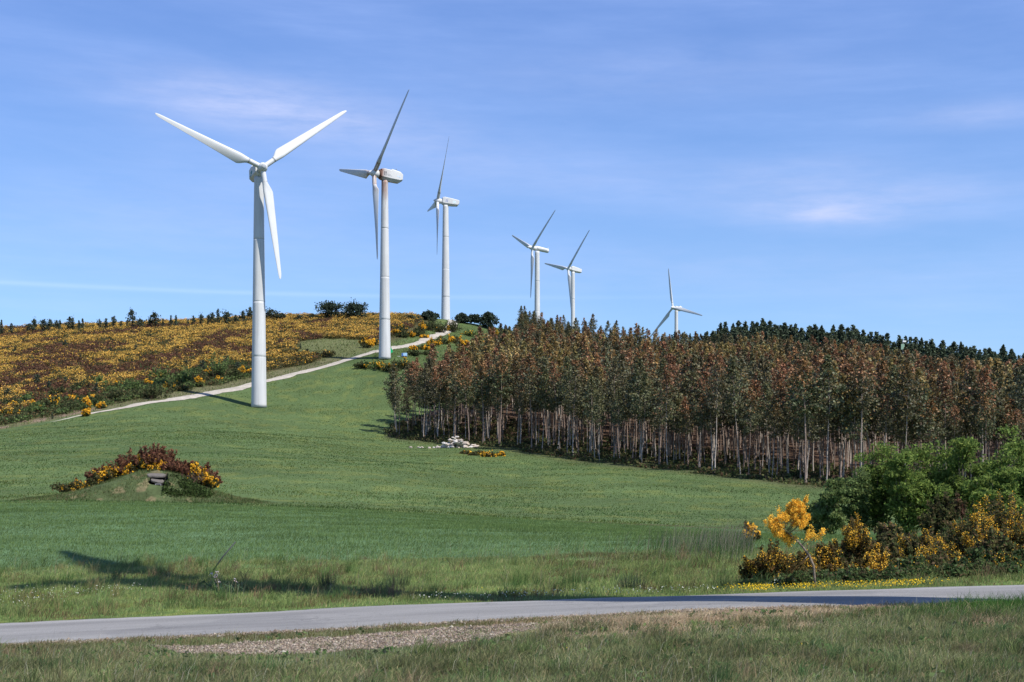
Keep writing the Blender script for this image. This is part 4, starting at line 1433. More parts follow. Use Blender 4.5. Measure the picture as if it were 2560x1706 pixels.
# shrubs round the rusty turbine, the track top and the slope below the third turbine
zx2 = lambda q: (780 + q / 3.361) * .4
zy2 = lambda q: (740 + q / 3.361) * .4
TOP = [('yellow', 455, 435, 130, 90, 'round yellow gorse just left of the rusty turbine tower'), ('yellow', 535, 415, 80, 70, 'yellow gorse against the left side of the rusty turbine tower'),
       ('dull', 420, 605, 200, 70, 'dark low shrub at the meadow corner below the rusty turbine'), ('mixed', 540, 610, 200, 95, 'dark shrub with yellow flowers right below the rusty turbine base'),
       ('sparse', 660, 630, 180, 100, 'flower flecked shrub right of the rusty turbine base'), ('sparse', 760, 610, 160, 90, 'flower flecked shrub at the wood corner below the blue box'),
       ('yellow', 700, 330, 90, 70, 'yellow gorse on the slope right of the rusty turbine, above the track'), ('sparse', 740, 310, 170, 90, 'olive shrub above the track right of the rusty tower'),
       ('dull', 760, 350, 130, 80, 'dark shrub over the upper track'), ('yellow', 830, 350, 90, 60, 'yellow gorse in the middle of the slope over the upper track'), ('dull', 890, 340, 130, 110, 'dark upright shrub over the upper track bend'),
       ('yellow', 925, 300, 90, 90, 'tall yellow gorse below the third turbine'), ('yellow', 940, 355, 70, 40, 'low yellow gorse at the upper track bend'), ('dull', 990, 290, 200, 120, 'wide dull shrub in front of the third turbine base'),
       ('sparse', 1080, 310, 190, 100, 'olive shrub below the third turbine tower'), ('dull', 1180, 300, 150, 110, 'dull shrub right of the third turbine tower'),
       ('yellow', 1010, 420, 130, 70, 'yellow gorse at the top end of the track'), ('yellow', 930, 450, 110, 40, 'low yellow gorse right of the upper track'), ('yellow', 845, 450, 80, 40, 'little yellow gorse beside the upper track edge'),
       ('dull', 850, 500, 120, 60, 'green shrub between upper track and blue box'), ('dull', 960, 500, 130, 50, 'low green shrub on the grass right of the blue box'),
       ('sparse', 1080, 400, 160, 70, 'flower dotted shrub above the left brown treetops'), ('yellow', 1190, 390, 150, 70, 'broad yellow gorse over the left brown treetops'), ('yellow', 1270, 420, 170, 60, 'yellow gorse right of the broad one over the treetops'),
       ('yellow', 1400, 410, 130, 50, 'yellow gorse at the edge of the climbing wood'), ('mixed', 1330, 340, 160, 60, 'green shrub with yellow flowers under the three dark pines'), ('yellow', 1480, 375, 80, 50, 'yellow gorse below the right one of three dark pines'),
       ('mixed', 1560, 340, 190, 60, 'low green hump of broom on the skyline right of the three pines'), ('yellow', 1600, 330, 90, 40, 'yellow gorse topping the green hump on the skyline'), ('dull', 1500, 420, 200, 60, 'dull shrub where slope meets the climbing wood')]
for i, (k, X_, Y_, w_, h_, lab) in enumerate(TOP):
    bank_shrub(800 + i, k, zx2(X_), zy2(Y_), w_ / 3.361 * .4, h_ / 3.361 * .4, lab, 285 if Y_ > 380 else 330, 'gorse' if k == 'yellow' else 'shrub')

# a green tipped bin and a small blue and white tank by the rusty turbine
b = at_uv(391.0, 354, 300, 345)
s = b[1] / F
gb = empty('green_skip', tuple(b + [0, 0, -.1]), .5, 'tilted bright green container leaning against the rusty turbine base', 'container')
mb = MB(); M_ = np.array(Matrix.Rotation(R(-28), 4, 'Y'))
M_[2, 3] = .7
box(mb, (-.9, -.6, 0), (.9, .6, 2.2), (.0, .30, .10), M_)
mb.build('body', M_PAINT, gb)
mb = MB(); box(mb, (-1.0, -.7, 2.2), (1.0, .7, 2.35), (.02, .22, .09), M_); mb.build('rim', M_PAINT, gb)
b = at_uv(403.5, 357, 300, 345)
bt = empty('water_tank', tuple(b + [0, 0, 0]), 0, 'small pale blue box with a dark blue end and white bar on the grass', 'box')
mb = MB(); bt.scale = gb.scale = (.55, .55, .55)
box(mb, (-.1, -.6, .3), (1.5, .6, 1.75), (.36, .56, .80)); mb.build('body', M_PAINT, bt)
mb = MB(); box(mb, (-.75, -.55, .35), (-.1, .55, 1.7), (.06, .14, .40)); mb.build('front_panel', M_PAINT, bt)
mb = MB(); box(mb, (-2.6, -.1, .3), (-.75, .1, .45), (.75, .75, .75)); mb.build('drawbar', M_PAINT, bt)
mb = MB()
for dx in (.0, .9):
    a = np.linspace(0, 6.283, 14, endpoint=False)
    loft(mb, [np.stack([dx + .2 + np.cos(a) * .3, np.full(14, y), .28 + np.sin(a) * .3], -1) for y in (-.72, -.6)], (.03, .03, .03))
mb.build('wheels', M_DARK, bt)
# ------------------------------------------------------------------ the burial mound with its stone chamber
r = np.random.default_rng(31)
MC = at(140, 105.0)
MCx, MCy = MC[0], 106.5
px_m = 106.0 / F                                           # metres per picture unit at the mound


def mound_h(x, y):
    """height of the mound above its base, before the entrance is cut"""
    dx = (x - MCx) / px_m                                 # picture units from the centre
    prof = np.interp(dx, [-130, -85, -55, -25, -5, 12, 32, 50, 70, 95, 130], [0, .35, .95, 1.75, 2.25, 2.42, 2.15, 1.45, .75, .25, 0])
    d = (y - MCy) / 5.2
    return prof * np.clip(1 - d * d, 0, 1) ** 1.1


CUTX = MCx + 17.5 * px_m                                  # where the entrance opens


def cut(x, y):
    """1 inside the trench that leads into the chamber"""
    a = (x - CUTX) * 1.0 - (MCy - y - 1.5) * .30
    return np.clip(1 - (np.abs(a) / .80) ** 6, 0, 1) * sstep(-.25, .1, MCy - .3 - y)


nx, ny = 230, 120
mx = np.linspace(MCx - 10.5, MCx + 10.5, nx); my = np.linspace(MCy - 5.3, MCy + 5.3, ny)
gxx, gyy = np.meshgrid(mx, my)
fx, fy = gxx.ravel(), gyy.ravel()
h = mound_h(fx, fy)
h = h + (vnoise(fx, fy, 1.6, 131, 3) - .5) * .28 * np.minimum(1, h)
c_ = cut(fx, fy) * sstep(-3.4, -2.2, fy - MCy)
h = h * (1 - c_) + np.minimum(h, .80) * c_
base_z = gz(fx, fy)
mz = base_z - .12 + h
mead = np.array([[.062, .082, .034]]) * (0.7 + .6 * vnoise(fx, fy, 1.4, 133, 3))[:, None]
dry = np.array([[.17, .135, .075]])
w_ = (sstep(.60, .72, vnoise(fx, fy, .9, 137, 3)) * .7)[:, None]
mcol = mead * (1 - w_) + dry * w_
mcol = mcol * (1 - c_[:, None] * .8) + np.array([[.06, .05, .045]]) * c_[:, None] * .8
g = MB()
i = np.arange(ny - 1)[:, None] * nx; j = np.arange(nx - 1)[None]
g.add(np.stack([fx, fy, mz], -1), np.stack([i + j, i + j + 1, i + nx + j + 1, i + nx + j], -1).reshape(-1, 4), mcol)
tag(g.build('mound', M_GROUND, smooth=True), kind='structure')


def mz_at(x, y):
    return float(gz(x, y) - .12 + mound_h(x, y))


def slab(mb, c, size, rot, col, seed, bev=.12):
    """a rough stone slab: jittered, corner-cut block"""
    q = np.random.default_rng(seed)
    w, d, t = size
    o = np.array([[-1, -.7], [-.75, -1], [.1, -1.05], [.8, -.95], [1, -.5], [.95, .6], [.7, 1], [-.3, .95], [-.9, .9], [-1.05, .2]])
    o = o * q.uniform(.88, 1.08, o.shape) * [w / 2, d / 2]
    rings = [np.column_stack([o * s, np.full(10, z) + q.normal(0, t * .05, 10)]) for s, z in ((.93, -t / 2), (1.0, -t * .3), (1.0, t * .3), (.92, t / 2))]
    Mx = np.array(Matrix.Rotation(rot[2], 3, 'Z') @ Matrix.Rotation(rot[1], 3, 'Y') @ Matrix.Rotation(rot[0], 3, 'X'))
    loft(mb, [k @ Mx.T + c for k in rings], col)


cz0 = float(gz(CUTX, MCy - 2.0)) + .62
dol = empty('stone_chamber', (CUTX, MCy - 1.9, cz0), 0, 'dark stone burial chamber with two grey slabs, opening in the side of the grassy mound', 'dolmen')
dol.scale = (.78, .8, .8)
STONE = (.125, .112, .10)


def stone(name, c, size, rot, seed, col=STONE):
    b = MB(); slab(b, np.array(c, float), size, rot, col, seed)
    return b.build(name, M_ROCK, dol)


stone('capstone', (-.25, .9, 1.62), (1.75, 1.9, .24), (.12, .06, .1), 1)
stone('lower_slab', (.15, -.15, 1.08), (1.25, 1.2, .18), (.22, .16, .2), 2)
stone('side_stone', (-.98, .6, .5), (.22, 2.1, 1.5), (0, -.22, .15), 3, (.10, .09, .085))
stone('side_stone', (.95, .3, .45), (.22, 2.0, 1.3), (0, .1, .25), 4, (.09, .085, .08))
stone('end_stone', (0, 1.75, .6), (2.0, .25, 1.9), (0, 0, 0), 5, (.035, .033, .033))  # near black: the shade inside the chamber is put into this stone's colour
b = MB()
for x in (.1, .62):
    tube(b, [(x, -.75, .0), (x, -.75, .80)], .028, (.34, .34, .35), 6)
tube(b, [(.1, -.75, .79), (.62, -.75, .79)], .028, (.34, .34, .35), 6)
b.build('gate_frame', M_DARK, dol)

# heather and gorse along the back of the mound
HEATH = [(.175, .080, .048), (.130, .065, .042), (.22, .115, .065)]
GDARK = [(.072, .082, .034), (.095, .098, .040), (.115, .086, .042)]
MSH = [('heather', -69, 1.0, 1.0, .9, 'small lone dead heather left of the mound shrubs'), ('heather', -42, 1.9, 2.4, 1.4, 'dark brown heather at the left of the mound crest'), ('heather', -14, 2.2, 2.3, 1.0, 'broad rust red heather left of the mound top'),
       ('heather', -1, 1.5, 2.0, .9, 'narrow rust red heather between two broad ones on the mound'), ('heather', 16, 2.3, 3.0, .8, 'tallest red brown heather at the middle of the mound crest'), ('heather', 38, 1.2, 2.4, .6, 'low red brown heather right of the crest middle'),
       ('heather', 55, 1.55, 2.1, .6, 'upright rust red heather right of the gap in the crest'), ('heather', 72, 1.5, 2.0, .7, 'red brown heather at the right end of the mound crest'),
       ('gorse', -66, .9, 3.0, -.4, 'dark gorse with sparse flowers at the left foot of the mound'), ('gorse', -40, 1.0, 1.9, -.1, 'dull gorse dotted yellow on the left slope of the mound'), ('gorse', -28, 1.35, 2.6, .1, 'bright yellow gorse left on the mound crest'), ('gorse', -8, 1.2, 2.0, .1, 'yellow gorse in front of the rust red heather'),
       ('gorse', 7, 1.15, 2.3, .1, 'yellow gorse at the middle of the mound crest'), ('gorse', 22, .85, 1.6, .0, 'yellow gorse just left above the chamber slabs'), ('gorse', 63, 1.3, 2.2, -.2, 'yellow gorse right of the chamber on the crest'), ('gorse', 76, 1.2, 1.7, -.3, 'bright gorse at the right shoulder of the mound'),
       ('dry', 66, .9, 2.2, -1.3, 'grey brown dead bush right above the ivy')]
for n, (k, du, hh, ww, back, lab) in enumerate(MSH):
    x = MCx + (du * .94 - 12) * px_m
    y = MCy + 1.2 + back * .9
    z = mz_at(x, y) - .1
    if k == 'heather':
        hh, ww = hh * 1.06, ww * 1.25
        sh = shrub_shape(900 + n, hh, ww, HEATH, [4, 3, 2], size=.12, nstem=120, per=44, spread=.10, dome=.7, aspect=2.2, stem_col=(.09, .05, .04))
    elif k == 'gorse':
        sparse = n in (8, 9)
        hh, ww = hh * 1.15, ww * 1.12
        sh = shrub_shape(900 + n, hh, ww, GDARK, [4, 3, 2], .18 if sparse else .75, YEL, size=.11, fsize=.10, nstem=100, per=34, spread=.10, dome=.5, top_bias=.25, patchy=.5 if sparse else .40)
    else:
        sh = shrub_shape(900 + n, hh, ww, [(.15, .10, .07), (.10, .08, .05)], [3, 2], .06, YEL, size=.10, nstem=50, per=24, spread=.10, dome=.5)
    place_shrub('heather_bush' if k == 'heather' else ('gorse_bush' if k == 'gorse' else 'dead_bush'), (x, y, z), 0, lab, {'heather': 'heather', 'gorse': 'gorse', 'dry': 'bush'}[k], sh)
# ivy hanging over the right flank of the entrance
iv = MB()
n = 5200
u_ = r.random(n); v_ = r.random(n) ** .8
ix = CUTX + .95 + u_ * 3.3; iy = MCy - 1.2 - v_ * 3.0 + r.normal(0, .2, n)
okk = (vnoise(ix, iy, .8, 141, 2) > .36) & (v_ < 1.15 - u_ * .5) & (u_ * .55 < v_ + .35)
ix, iy = ix[okk], iy[okk]
iz = gz(ix, iy) - .12 + mound_h(ix, iy) + np.abs(r.normal(0, .16, len(ix)))
leaves(iv, np.column_stack([ix, iy, iz]), r.uniform(.08, .16, len(ix)), pick(r, len(ix), [(.045, .070, .022), (.065, .095, .030), (.032, .045, .018)], [4, 3, 2]), 1.2, r=r)
tag(iv.build('ivy', M_LEAF), 'dark leafy ivy spilling down the mound right of the chamber opening', 'ivy')

# ------------------------------------------------------------------ heap of pale boulders at the edge of the wood
def boulder(seed, size, flat, col):
    q = np.random.default_rng(seed)
    b = MB()
    n, m = 9, 7
    rings = []
    for k in range(m):
        t = math.pi * (k + .5) / m
        a = np.linspace(0, 2 * np.pi, n, endpoint=False)
        rad = math.sin(t) ** .7 * q.uniform(.78, 1.12, n)
        rings.append(np.column_stack([np.cos(a) * rad, np.sin(a) * rad * q.uniform(.8, 1), np.full(n, -math.cos(t) * flat) + q.normal(0, .05, n)]) * size)
    loft(b, rings, col)
    return b.mesh('boulder', M_ROCK)


RK = [boulder(s, 1.0, f, c) for s, f, c in [(1, .55, (.50, .47, .44)), (2, .7, (.44, .38, .32)), (3, .4, (.54, .51, .48)), (4, .8, (.36, .31, .27)), (5, .5, (.50, .42, .34))]]
pc = at_uv(456, 447.5, 150, 300)
ROCKS = []
q = np.random.default_rng(37)
for layer, (nn, spread, z, sz) in enumerate([(26, 3.1, .08, .42), (17, 1.9, .55, .42), (9, 1.1, 1.05, .38), (4, .5, 1.5, .34)]):
    for k in range(nn):
        dx = (k + .5) / nn * 2 - 1
        ROCKS.append((pc[0] + (.1 if layer < 2 else -.1) + dx * spread + q.normal(0, .12), pc[1] + q.normal(0, .55), z + q.normal(0, .08), sz * q.uniform(.55, 1.35), min(layer, 2), dx))
for k in range(9):
    ROCKS.append((pc[0] - 3.2 - k * .42 + q.normal(0, .2), pc[1] + q.normal(0, .4), .08, q.uniform(.14, .28), 3, 0))
seen = {}
for (x, y, z, s, layer, dx) in ROCKS:
    part = 'left' if dx < -.34 else ('right' if dx > .34 else 'middle')
    lab = {0: f'pale boulder at the {part} base of the stone heap', 1: f'pale boulder halfway up the {part} of the stone heap', 2: 'buff boulder crowning the stone heap by the wood', 3: 'small loose stone strewn left of the pale stone heap'}[layer]
    o = bpy.data.objects.new('boulder', RK[int(q.integers(5))])
    o.location = (x, y, float(gz(x, y)) + z)
    o.rotation_euler = (q.normal(0, .25), q.normal(0, .25), q.random() * 6.28)
    o.scale = (s * q.uniform(.9, 1.3), s, s * q.uniform(.75, 1.0))
    link(o)
    tag(o, lab, 'boulder', 'pale boulders heaped at the edge of the wood')
for n, (u, v, wp, hp, k, lab) in enumerate([(478, 455, 26, 5, 'low', 'low olive scrub in front of the pale stone heap'), (488, 457, 16, 5, 'yel', 'low yellow gorse right of the pale stone heap'), (500, 456, 12, 4, 'yel', 'last small gorse right of the stone heap'), (466, 454, 14, 4, 'low', 'brownish scrub at the foot of the stone heap')]):
    b = at_uv(u, v, 150, 300); s = b[1] / F
    sh = shrub_shape(940 + n, hp * s, wp * s, GDARK + [(.12, .085, .05)], [3, 3, 2, 2], .5 if k == 'yel' else .08, YEL, size=.2, fsize=.2, nstem=40, per=16, spread=.14, dome=.5, top_bias=.2, patchy=.45)
    place_shrub('gorse_bush' if k == 'yel' else 'shrub', tuple(b - [0, 0, .1]), 0, lab, 'gorse' if k == 'yel' else 'shrub', sh)

# ------------------------------------------------------------------ willows and thorn bushes at the right
WIL = [(.145, .205, .050), (.185, .245, .064), (.105, .155, .040)]


def willow(seed, u, Y, vtop, wpx, label, name='willow_tree', pal=WIL, vbase=None, n=1.0, lean=0.0):
    b = at(u, Y)
    s = Y / F
    top = ((V0 - vtop) * s - b[2]) * 1.2
    w = wpx * s
    q = np.random.default_rng(seed)
    tr, cr = MB(), MB()
    nl = 8
    P = []
    for i in range(nl):
        a = i * 2.4 + q.uniform(-.3, .3)
        k = q.uniform(.25, 1.0) if i else .1
        e = np.array([math.cos(a) * w * .46 * k + lean * top * .2, math.sin(a) * w * .42 * k, top * (1 - .45 * k ** 1.5) * q.uniform(.86, 1.0)])
        m1 = e * [.35, .35, .5] + q.normal(0, .1, 3)
        tube(tr, [(0, 0, -.1), m1, e * .93], [.075, .05, .012], (.16, .13, .10), 6, False)
        for c in range(int(10 * n)):
            t = q.uniform(.25, 1.02)
            cpt = (m1 * (t / .5) if t < .5 else m1 + (e - m1) * (t - .5) / .5) + q.normal(0, 1, 3) * [w * .085, w * .085, top * .05]
            rad = q.uniform(.25, .5) * (top / 5 + .2)
            m = int(120 * n)
            d = unit(q.normal(size=(m, 3))) * (q.random((m, 1)) ** .45) * rad * [1.15, 1.15, .7]
            P.append(cpt + d)
    P = np.concatenate(P)
    P = P[P[:, 2] > .1]
    leaves(cr, P, q.uniform(.6, 1.3, len(P)) * .105, pick(q, len(P), pal, [4, 3, 2], .22), 1.9, r=q)
    root = empty(name, tuple(b), 0, label, 'tree' if 'tree' in name else 'shrub')
    tr.build('trunk' if 'tree' in name else 'stems', M_BARK, root)
    cr.build('crown' if 'tree' in name else 'foliage', M_LEAF, root)


willow(41, 880, 84, 459, 62, 'leaf green willow left of the tallest willow, lower and rounded')
willow(42, 905, 80, 462, 60, 'dark bodied willow in front of the taller pale green crowns')
willow(43, 930, 82, 443, 74, 'tall pale green willow with a pointed top in the middle of the right hand group')
willow(44, 960, 80, 452, 60, 'broad pale willow right of the pointed one')
willow(45, 985, 82, 462, 56, 'low willow in the dip before the tall right edge willow')
willow(46, 1022, 76, 424, 84, 'tallest willow at the right edge of the view')
willow(50, 1070, 74, 436, 84, 'willow just beyond the right edge of the view')
willow(47, 1000, 72, 478, 70, 'dark willow bush under the tall right edge willow')
WDK = [(.13, .18, .062), (.16, .205, .075), (.095, .135, .048)]
willow(48, 832, 80, 486, 46, 'dull green thorn bush at the left end, behind the yellow broom', 'thorn_bush', WDK, n=.9)
willow(49, 856, 82, 478, 40, 'dull green thorn bush between the broom and the willows', 'thorn_bush', WDK, n=.9)
willow(51, 812, 84, 508, 26, 'small thorn bush peeping from behind the yellow broom', 'thorn_bush', WDK, n=.7)

# ------------------------------------------------------------------ roadside scrub: gorse, bramble, heather and the leaning broom
GOR = [(.090, .075, .030), (.120, .085, .034), (.072, .075, .030), (.150, .095, .040)]
GORY = ((.86, .50, .06), (.88, .57, .09), (.80, .42, .04))
BRAM = [(.058, .100, .034), (.085, .130, .048), (.115, .155, .068), (.110, .085, .048)]
MIXD = [(.105, .112, .045), (.130, .118, .055), (.078, .098, .036), (.15, .105, .060)]


def scrub(seed, u, Y, vtop, wpx, pal, fl, label, name, cat, size=.036, fsize=.025, patchy=.45, bias=.3, ns=120, per=105, dome=.42, sp=.05, asp=1.9, dpt=1.0):
    b = at(u, Y)
    s = Y / F
    h = (V0 - vtop) * s - b[2]
    sh = shrub_shape(seed, h, wpx * s * 1.18, pal, [1] * len(pal), fl * 1.9, GORY, size=size, fsize=fsize, nstem=ns, per=per, spread=sp, dome=dome, top_bias=bias, patchy=patchy, aspect=asp, d=wpx * s * dpt)
    return place_shrub(name, tuple(b - [0, 0, .05]), 0, label, cat, sh)


scrub(51, 769, 30.5, 540, 46, GOR, 0.15, 'dark gorse with orange yellow tips, leftmost big bush by the broom trunk', 'gorse_bush', 'gorse', patchy=.42, bias=.2, ns=130, per=90, dome=.62)
scrub(52, 800, 31, 551, 34, GOR, 0.14, 'low brownish gorse tucked behind the broom trunk', 'gorse_bush', 'gorse', patchy=.42)
scrub(53, 752, 48, 520, 13, GOR, 0.42, 'tiny yellow gorse alone in the crop left of the broom', 'gorse_bush', 'gorse', size=.06, fsize=.07, patchy=.3, ns=40, per=40)
scrub(54, 826, 32, 541, 26, GOR, 0.21, 'yellow flecked gorse just right of the broom trunk', 'gorse_bush', 'gorse', patchy=.42)
scrub(55, 855, 33.5, 516, 36, GOR, 0.29, 'tall stemmed gorse with yellow flowers on its left side', 'gorse_bush', 'gorse', patchy=.44, bias=.75, dome=.72, ns=70)
scrub(56, 870, 30.5, 551, 42, GOR, 0.24, 'low orange flowered gorse in the middle of the roadside scrub', 'gorse_bush', 'gorse', patchy=.46)
scrub(57, 845, 29.8, 565, 52, BRAM, .0, 'dark glossy bramble right of the broom trunk foot', 'bramble', 'bramble', size=.055, asp=1.3)
scrub(58, 921, 32.5, 526, 44, MIXD, 0.18, 'bushy gorse with pale yellow flowers in the centre right of the scrub', 'gorse_bush', 'gorse', patchy=.46, bias=.5, dome=.62)
scrub(59, 905, 30.6, 552, 50, BRAM, .05, 'bramble with pale leaves below the centre gorse', 'bramble', 'bramble', size=.055, asp=1.3)
scrub(60, 973, 33, 506, 56, MIXD, 0.35, 'large gorse with thick orange yellow clusters at right', 'gorse_bush', 'gorse', patchy=.42, bias=.45, dome=.6, ns=130, per=80)
scrub(61, 1003, 34, 494, 62, MIXD, 0.15, 'tallest gorse at the right edge with thin yellow sprays', 'gorse_bush', 'gorse', patchy=.48, bias=.5, dome=.66, ns=140, per=80)
scrub(62, 945, 31, 548, 50, MIXD, 0.11, 'mixed brownish scrub below the large gorse', 'shrub', 'shrub', patchy=.5)
scrub(63, 985, 30.8, 545, 46, BRAM, .10, 'broad leaved bramble beneath the large right gorse', 'bramble', 'bramble', size=.065, asp=1.25)
scrub(64, 1015, 30.5, 551, 40, BRAM, .03, 'light green bramble at the right edge near the road', 'bramble', 'bramble', size=.065, asp=1.25)
scrub(65, 1040, 33, 510, 50, MIXD, 0.14, 'gorse running out of the view at the right', 'gorse_bush', 'gorse', patchy=.45)
scrub(66, 1060, 31, 545, 50, BRAM, .02, 'bramble running out of the view at the right', 'bramble', 'bramble', size=.065)
scrub(67, 939, 46, 492, 34, [(.085, .095, .036), (.110, .085, .045), (.070, .075, .030)], 0, 'upright olive tree heather in front of the willows', 'heather_bush', 'heather', size=.06, ns=110, per=60, dome=.72, asp=2.6)
scrub(68, 957, 47, 494, 22, [(.150, .075, .055), (.110, .080, .045), (.085, .08, .035)], 0, 'reddish tree heather beside the olive one', 'heather_bush', 'heather', size=.06, ns=90, per=50, dome=.75, asp=2.6)
scrub(69, 890, 40, 520, 30, MIXD, 0.03, 'dull scrub standing before the dark willow shade', 'shrub', 'shrub', size=.06)
scrub(70, 975, 42, 512, 60, BRAM, .0, 'dark thicket behind the orange yellow gorse', 'shrub', 'shrub', size=.07)
scrub(71, 783, 29.6, 573, 26, BRAM, .02, 'low bramble at the foot of the leftmost gorse', 'bramble', 'bramble', size=.05, asp=1.3)
scrub(72, 760, 31, 568, 30, GOR, 0.00, 'low brown scrub left under the leftmost gorse', 'shrub', 'shrub', size=.05)
scrub(73, 1000, 37, 520, 60, MIXD, 0.03, 'dense scrub filling the back right corner', 'shrub', 'shrub', size=.06)
scrub(74, 905, 36, 530, 50, MIXD, 0.03, 'dull bushy scrub behind the centre gorse', 'shrub', 'shrub', size=.06)

FERN = [(.085, .130, .045), (.12, .16, .06), (.14, .12, .06), (.07, .10, .04)]
for n_, (u, Y, vt, w, k, lab) in enumerate([(752, 29.6, 578, 22, 'f', 'low ferny growth at the left end of the roadside scrub'), (796, 29.2, 570, 24, 'f', 'leafy low growth just left of the broom trunk foot'), (828, 29.4, 572, 26, 'b', 'low bramble just right of the broom trunk foot'),
                                          (862, 29.6, 568, 30, 'f', 'leafy growth under the orange flowered gorse'), (888, 29.9, 566, 32, 'b', 'low bramble left of the pale leaved one'), (920, 30.0, 562, 34, 'f', 'ferny growth in front of the centre right gorse'),
                                          (950, 30.0, 562, 32, 'b', 'low bramble in front of the brownish scrub'), (978, 30.0, 560, 34, 'f', 'leafy growth before the broad leaved bramble'), (1008, 30.1, 562, 34, 'b', 'lowest bramble at the right edge of the road'),
                                          (840, 33.5, 540, 40, 'm', 'brown scrub filling behind the broom trunk'), (880, 34, 534, 44, 'm', 'brown scrub filling behind the tall stemmed gorse'), (945, 34, 528, 48, 'm', 'brown scrub between the centre and large gorse'), (992, 32, 524, 54, 'm', 'deep scrub under the tallest right gorse')]):
    scrub(1200 + n_, u, Y, vt, w, {'f': FERN, 'b': BRAM, 'm': MIXD}[k], .0, lab, {'f': 'fern_clump', 'b': 'bramble', 'm': 'shrub'}[k], {'f': 'ferns', 'b': 'bramble', 'm': 'shrub'}[k], size=.05, asp=2.0)

# the leaning broom: a bent bare trunk with a head of yellow blossom
bb = at(815, 28.6)
S = 28.6 / F


def bp(u, v, dy=0.0):
    return np.array([(u - 815) * S, dy, (V0 - v) * S - bb[2]])


q = np.random.default_rng(43)
tr, tw, bl = MB(), MB(), MB()
tube(tr, [bp(815.5, 589), bp(814.5, 577), bp(813.5, 566), bp(809, 555), bp(802, 546), bp(797, 540, .05), bp(790, 534, .1), bp(785, 528, .12)], [.027, .025, .027, .024, .023, .020, .016, .011], (.19, .15, .115), 8)
tube(tr, [bp(809, 554), bp(806, 558), bp(804, 560)], [.015, .011, .006], (.30, .235, .18), 6)
BR = [[(797, 540), (788, 538), (779, 534), (773, 529), (768, 523)], [(790, 534), (781, 527), (774, 520), (769, 517)], [(785, 528), (788, 517), (793, 507), (799, 499)], [(787, 530), (795, 519), (802, 508), (807, 498)], [(790, 533), (798, 525), (804, 520), (808, 517)],
      [(786, 527), (783, 518), (782, 511)], [(789, 522), (796, 511), (803, 502)], [(802, 545), (806, 540), (811, 535), (815, 532)], [(799, 542), (790, 541), (783, 538)], [(788, 531), (797, 522), (805, 509)], [(787, 526), (790, 514), (795, 503)], [(783, 528), (776, 526), (771, 522)],
      [(804, 547), (812, 541), (820, 534), (826, 532)], [(786, 530), (789, 538), (792, 541)]]
for k, br in enumerate(BR):
    pts = [bp(u, v, q.normal(.05, .10) * (i > 0)) for i, (u, v) in enumerate(br)]
    tube(tw, pts, np.linspace(.013, .004, len(pts)), (.16, .15, .08), 5, False)
    pts = np.array(pts)
    dense = {7: .25, 8: .2, 12: .25, 5: .4, 11: .6, 1: .6}.get(k, 1.0)
    m = int(1500 * dense)
    t = q.uniform(.28, 1.02, m) * (len(pts) - 1)
    i0 = np.clip(t.astype(int), 0, len(pts) - 2)
    c = pts[i0] + (pts[i0 + 1] - pts[i0]) * (t - i0)[:, None]
    # blossoms hang in bunches around each twig
    nb = 20
    hub_t = q.uniform(.3, 1.0, nb) * (len(pts) - 1)
    hi = np.clip(hub_t.astype(int), 0, len(pts) - 2)
    hubs = pts[hi] + (pts[hi + 1] - pts[hi]) * (hub_t - hi)[:, None] + q.normal(0, .05, (nb, 3)) * [1, 1, .8]
    P = hubs[q.integers(0, nb, m)] + q.normal(0, .022, (m, 3)) * [1, 1, 1.3]
    leaves(bl, P, q.uniform(.7, 1.3, m) * .021, pick(q, m, GORY, [3, 3, 1], .1), 1.2, r=q)
    for a in range(int(16 * dense) + 3):
        j = q.integers(0, len(pts) - 1)
        o = pts[j] + (pts[j + 1] - pts[j]) * q.random()
        e = o + q.normal(0, .10, 3) + [0, 0, .06]
        tube(tw, [o, e], [.004, .002], (.10, .13, .04), 3, False)
br = empty('broom_tree', tuple(bb), 0, 'leaning broom with a bent bare trunk and a head of golden blossom', 'broom')
tr.build('trunk', M_BARK, br, True)
tw.build('twigs', M_BARK, br)
bl.build('blossom', M_FLOWER, br)

# ------------------------------------------------------------------ small things along the road
b0 = at(208.5, 38.5)
st = MB()
e = np.array([(234.5 - 208.5) * 38.5 / F, .15, (V0 - 542) * 38.5 / F - b0[2]])
tube(st, [(0, 0, -.1), e * .5, e], [.022, .02, .018], (.045, .05, .048), 8)
o = st.build('leaning_stake', M_DARK, None, True, tuple(b0)); tag(o, 'thin dark stake leaning over in the grass beyond the road', 'stake')


def asphodel(seed, u, Y, h, heads, label):
    q = np.random.default_rng(seed)
    b = at(u, Y)
    s_, f_, l_ = MB(), MB(), MB()
    for k in range(heads):
        x = q.normal(0, .10) if heads > 1 else 0
        hh = h * (1 - .2 * k)
        tube(s_, [(x * .3, 0, 0), (x, q.normal(0, .05), hh)], [.012, .007], (.14, .13, .07), 5)
        m = 13
        P = np.column_stack([q.normal(x, .022, m), q.normal(0, .022, m), hh - np.abs(q.normal(0, .06, m)) + .02])
        leaves(f_, P, q.uniform(.015, .035, m), pick(q, m, [(.70, .56, .58), (.62, .44, .46), (.78, .70, .70)], [3, 2, 2], .1), 1.4, r=q)
    for k in range(12):
        a = q.random() * 6.28; L = q.uniform(.15, .35)
        tube(l_, [(0, 0, .02), (math.cos(a) * L * .5, math.sin(a) * L * .5, L * .6), (math.cos(a) * L, math.sin(a) * L, L * .35)], [.014, .012, .003], (.10, .16, .09), 4, False)
    root = empty('asphodel', tuple(b), 0, label, 'flower')
    s_.build('stem', M_BARK, root); f_.build('flower_head', M_FLOWER, root); l_.build('leaf_rosette', M_LEAF, root)


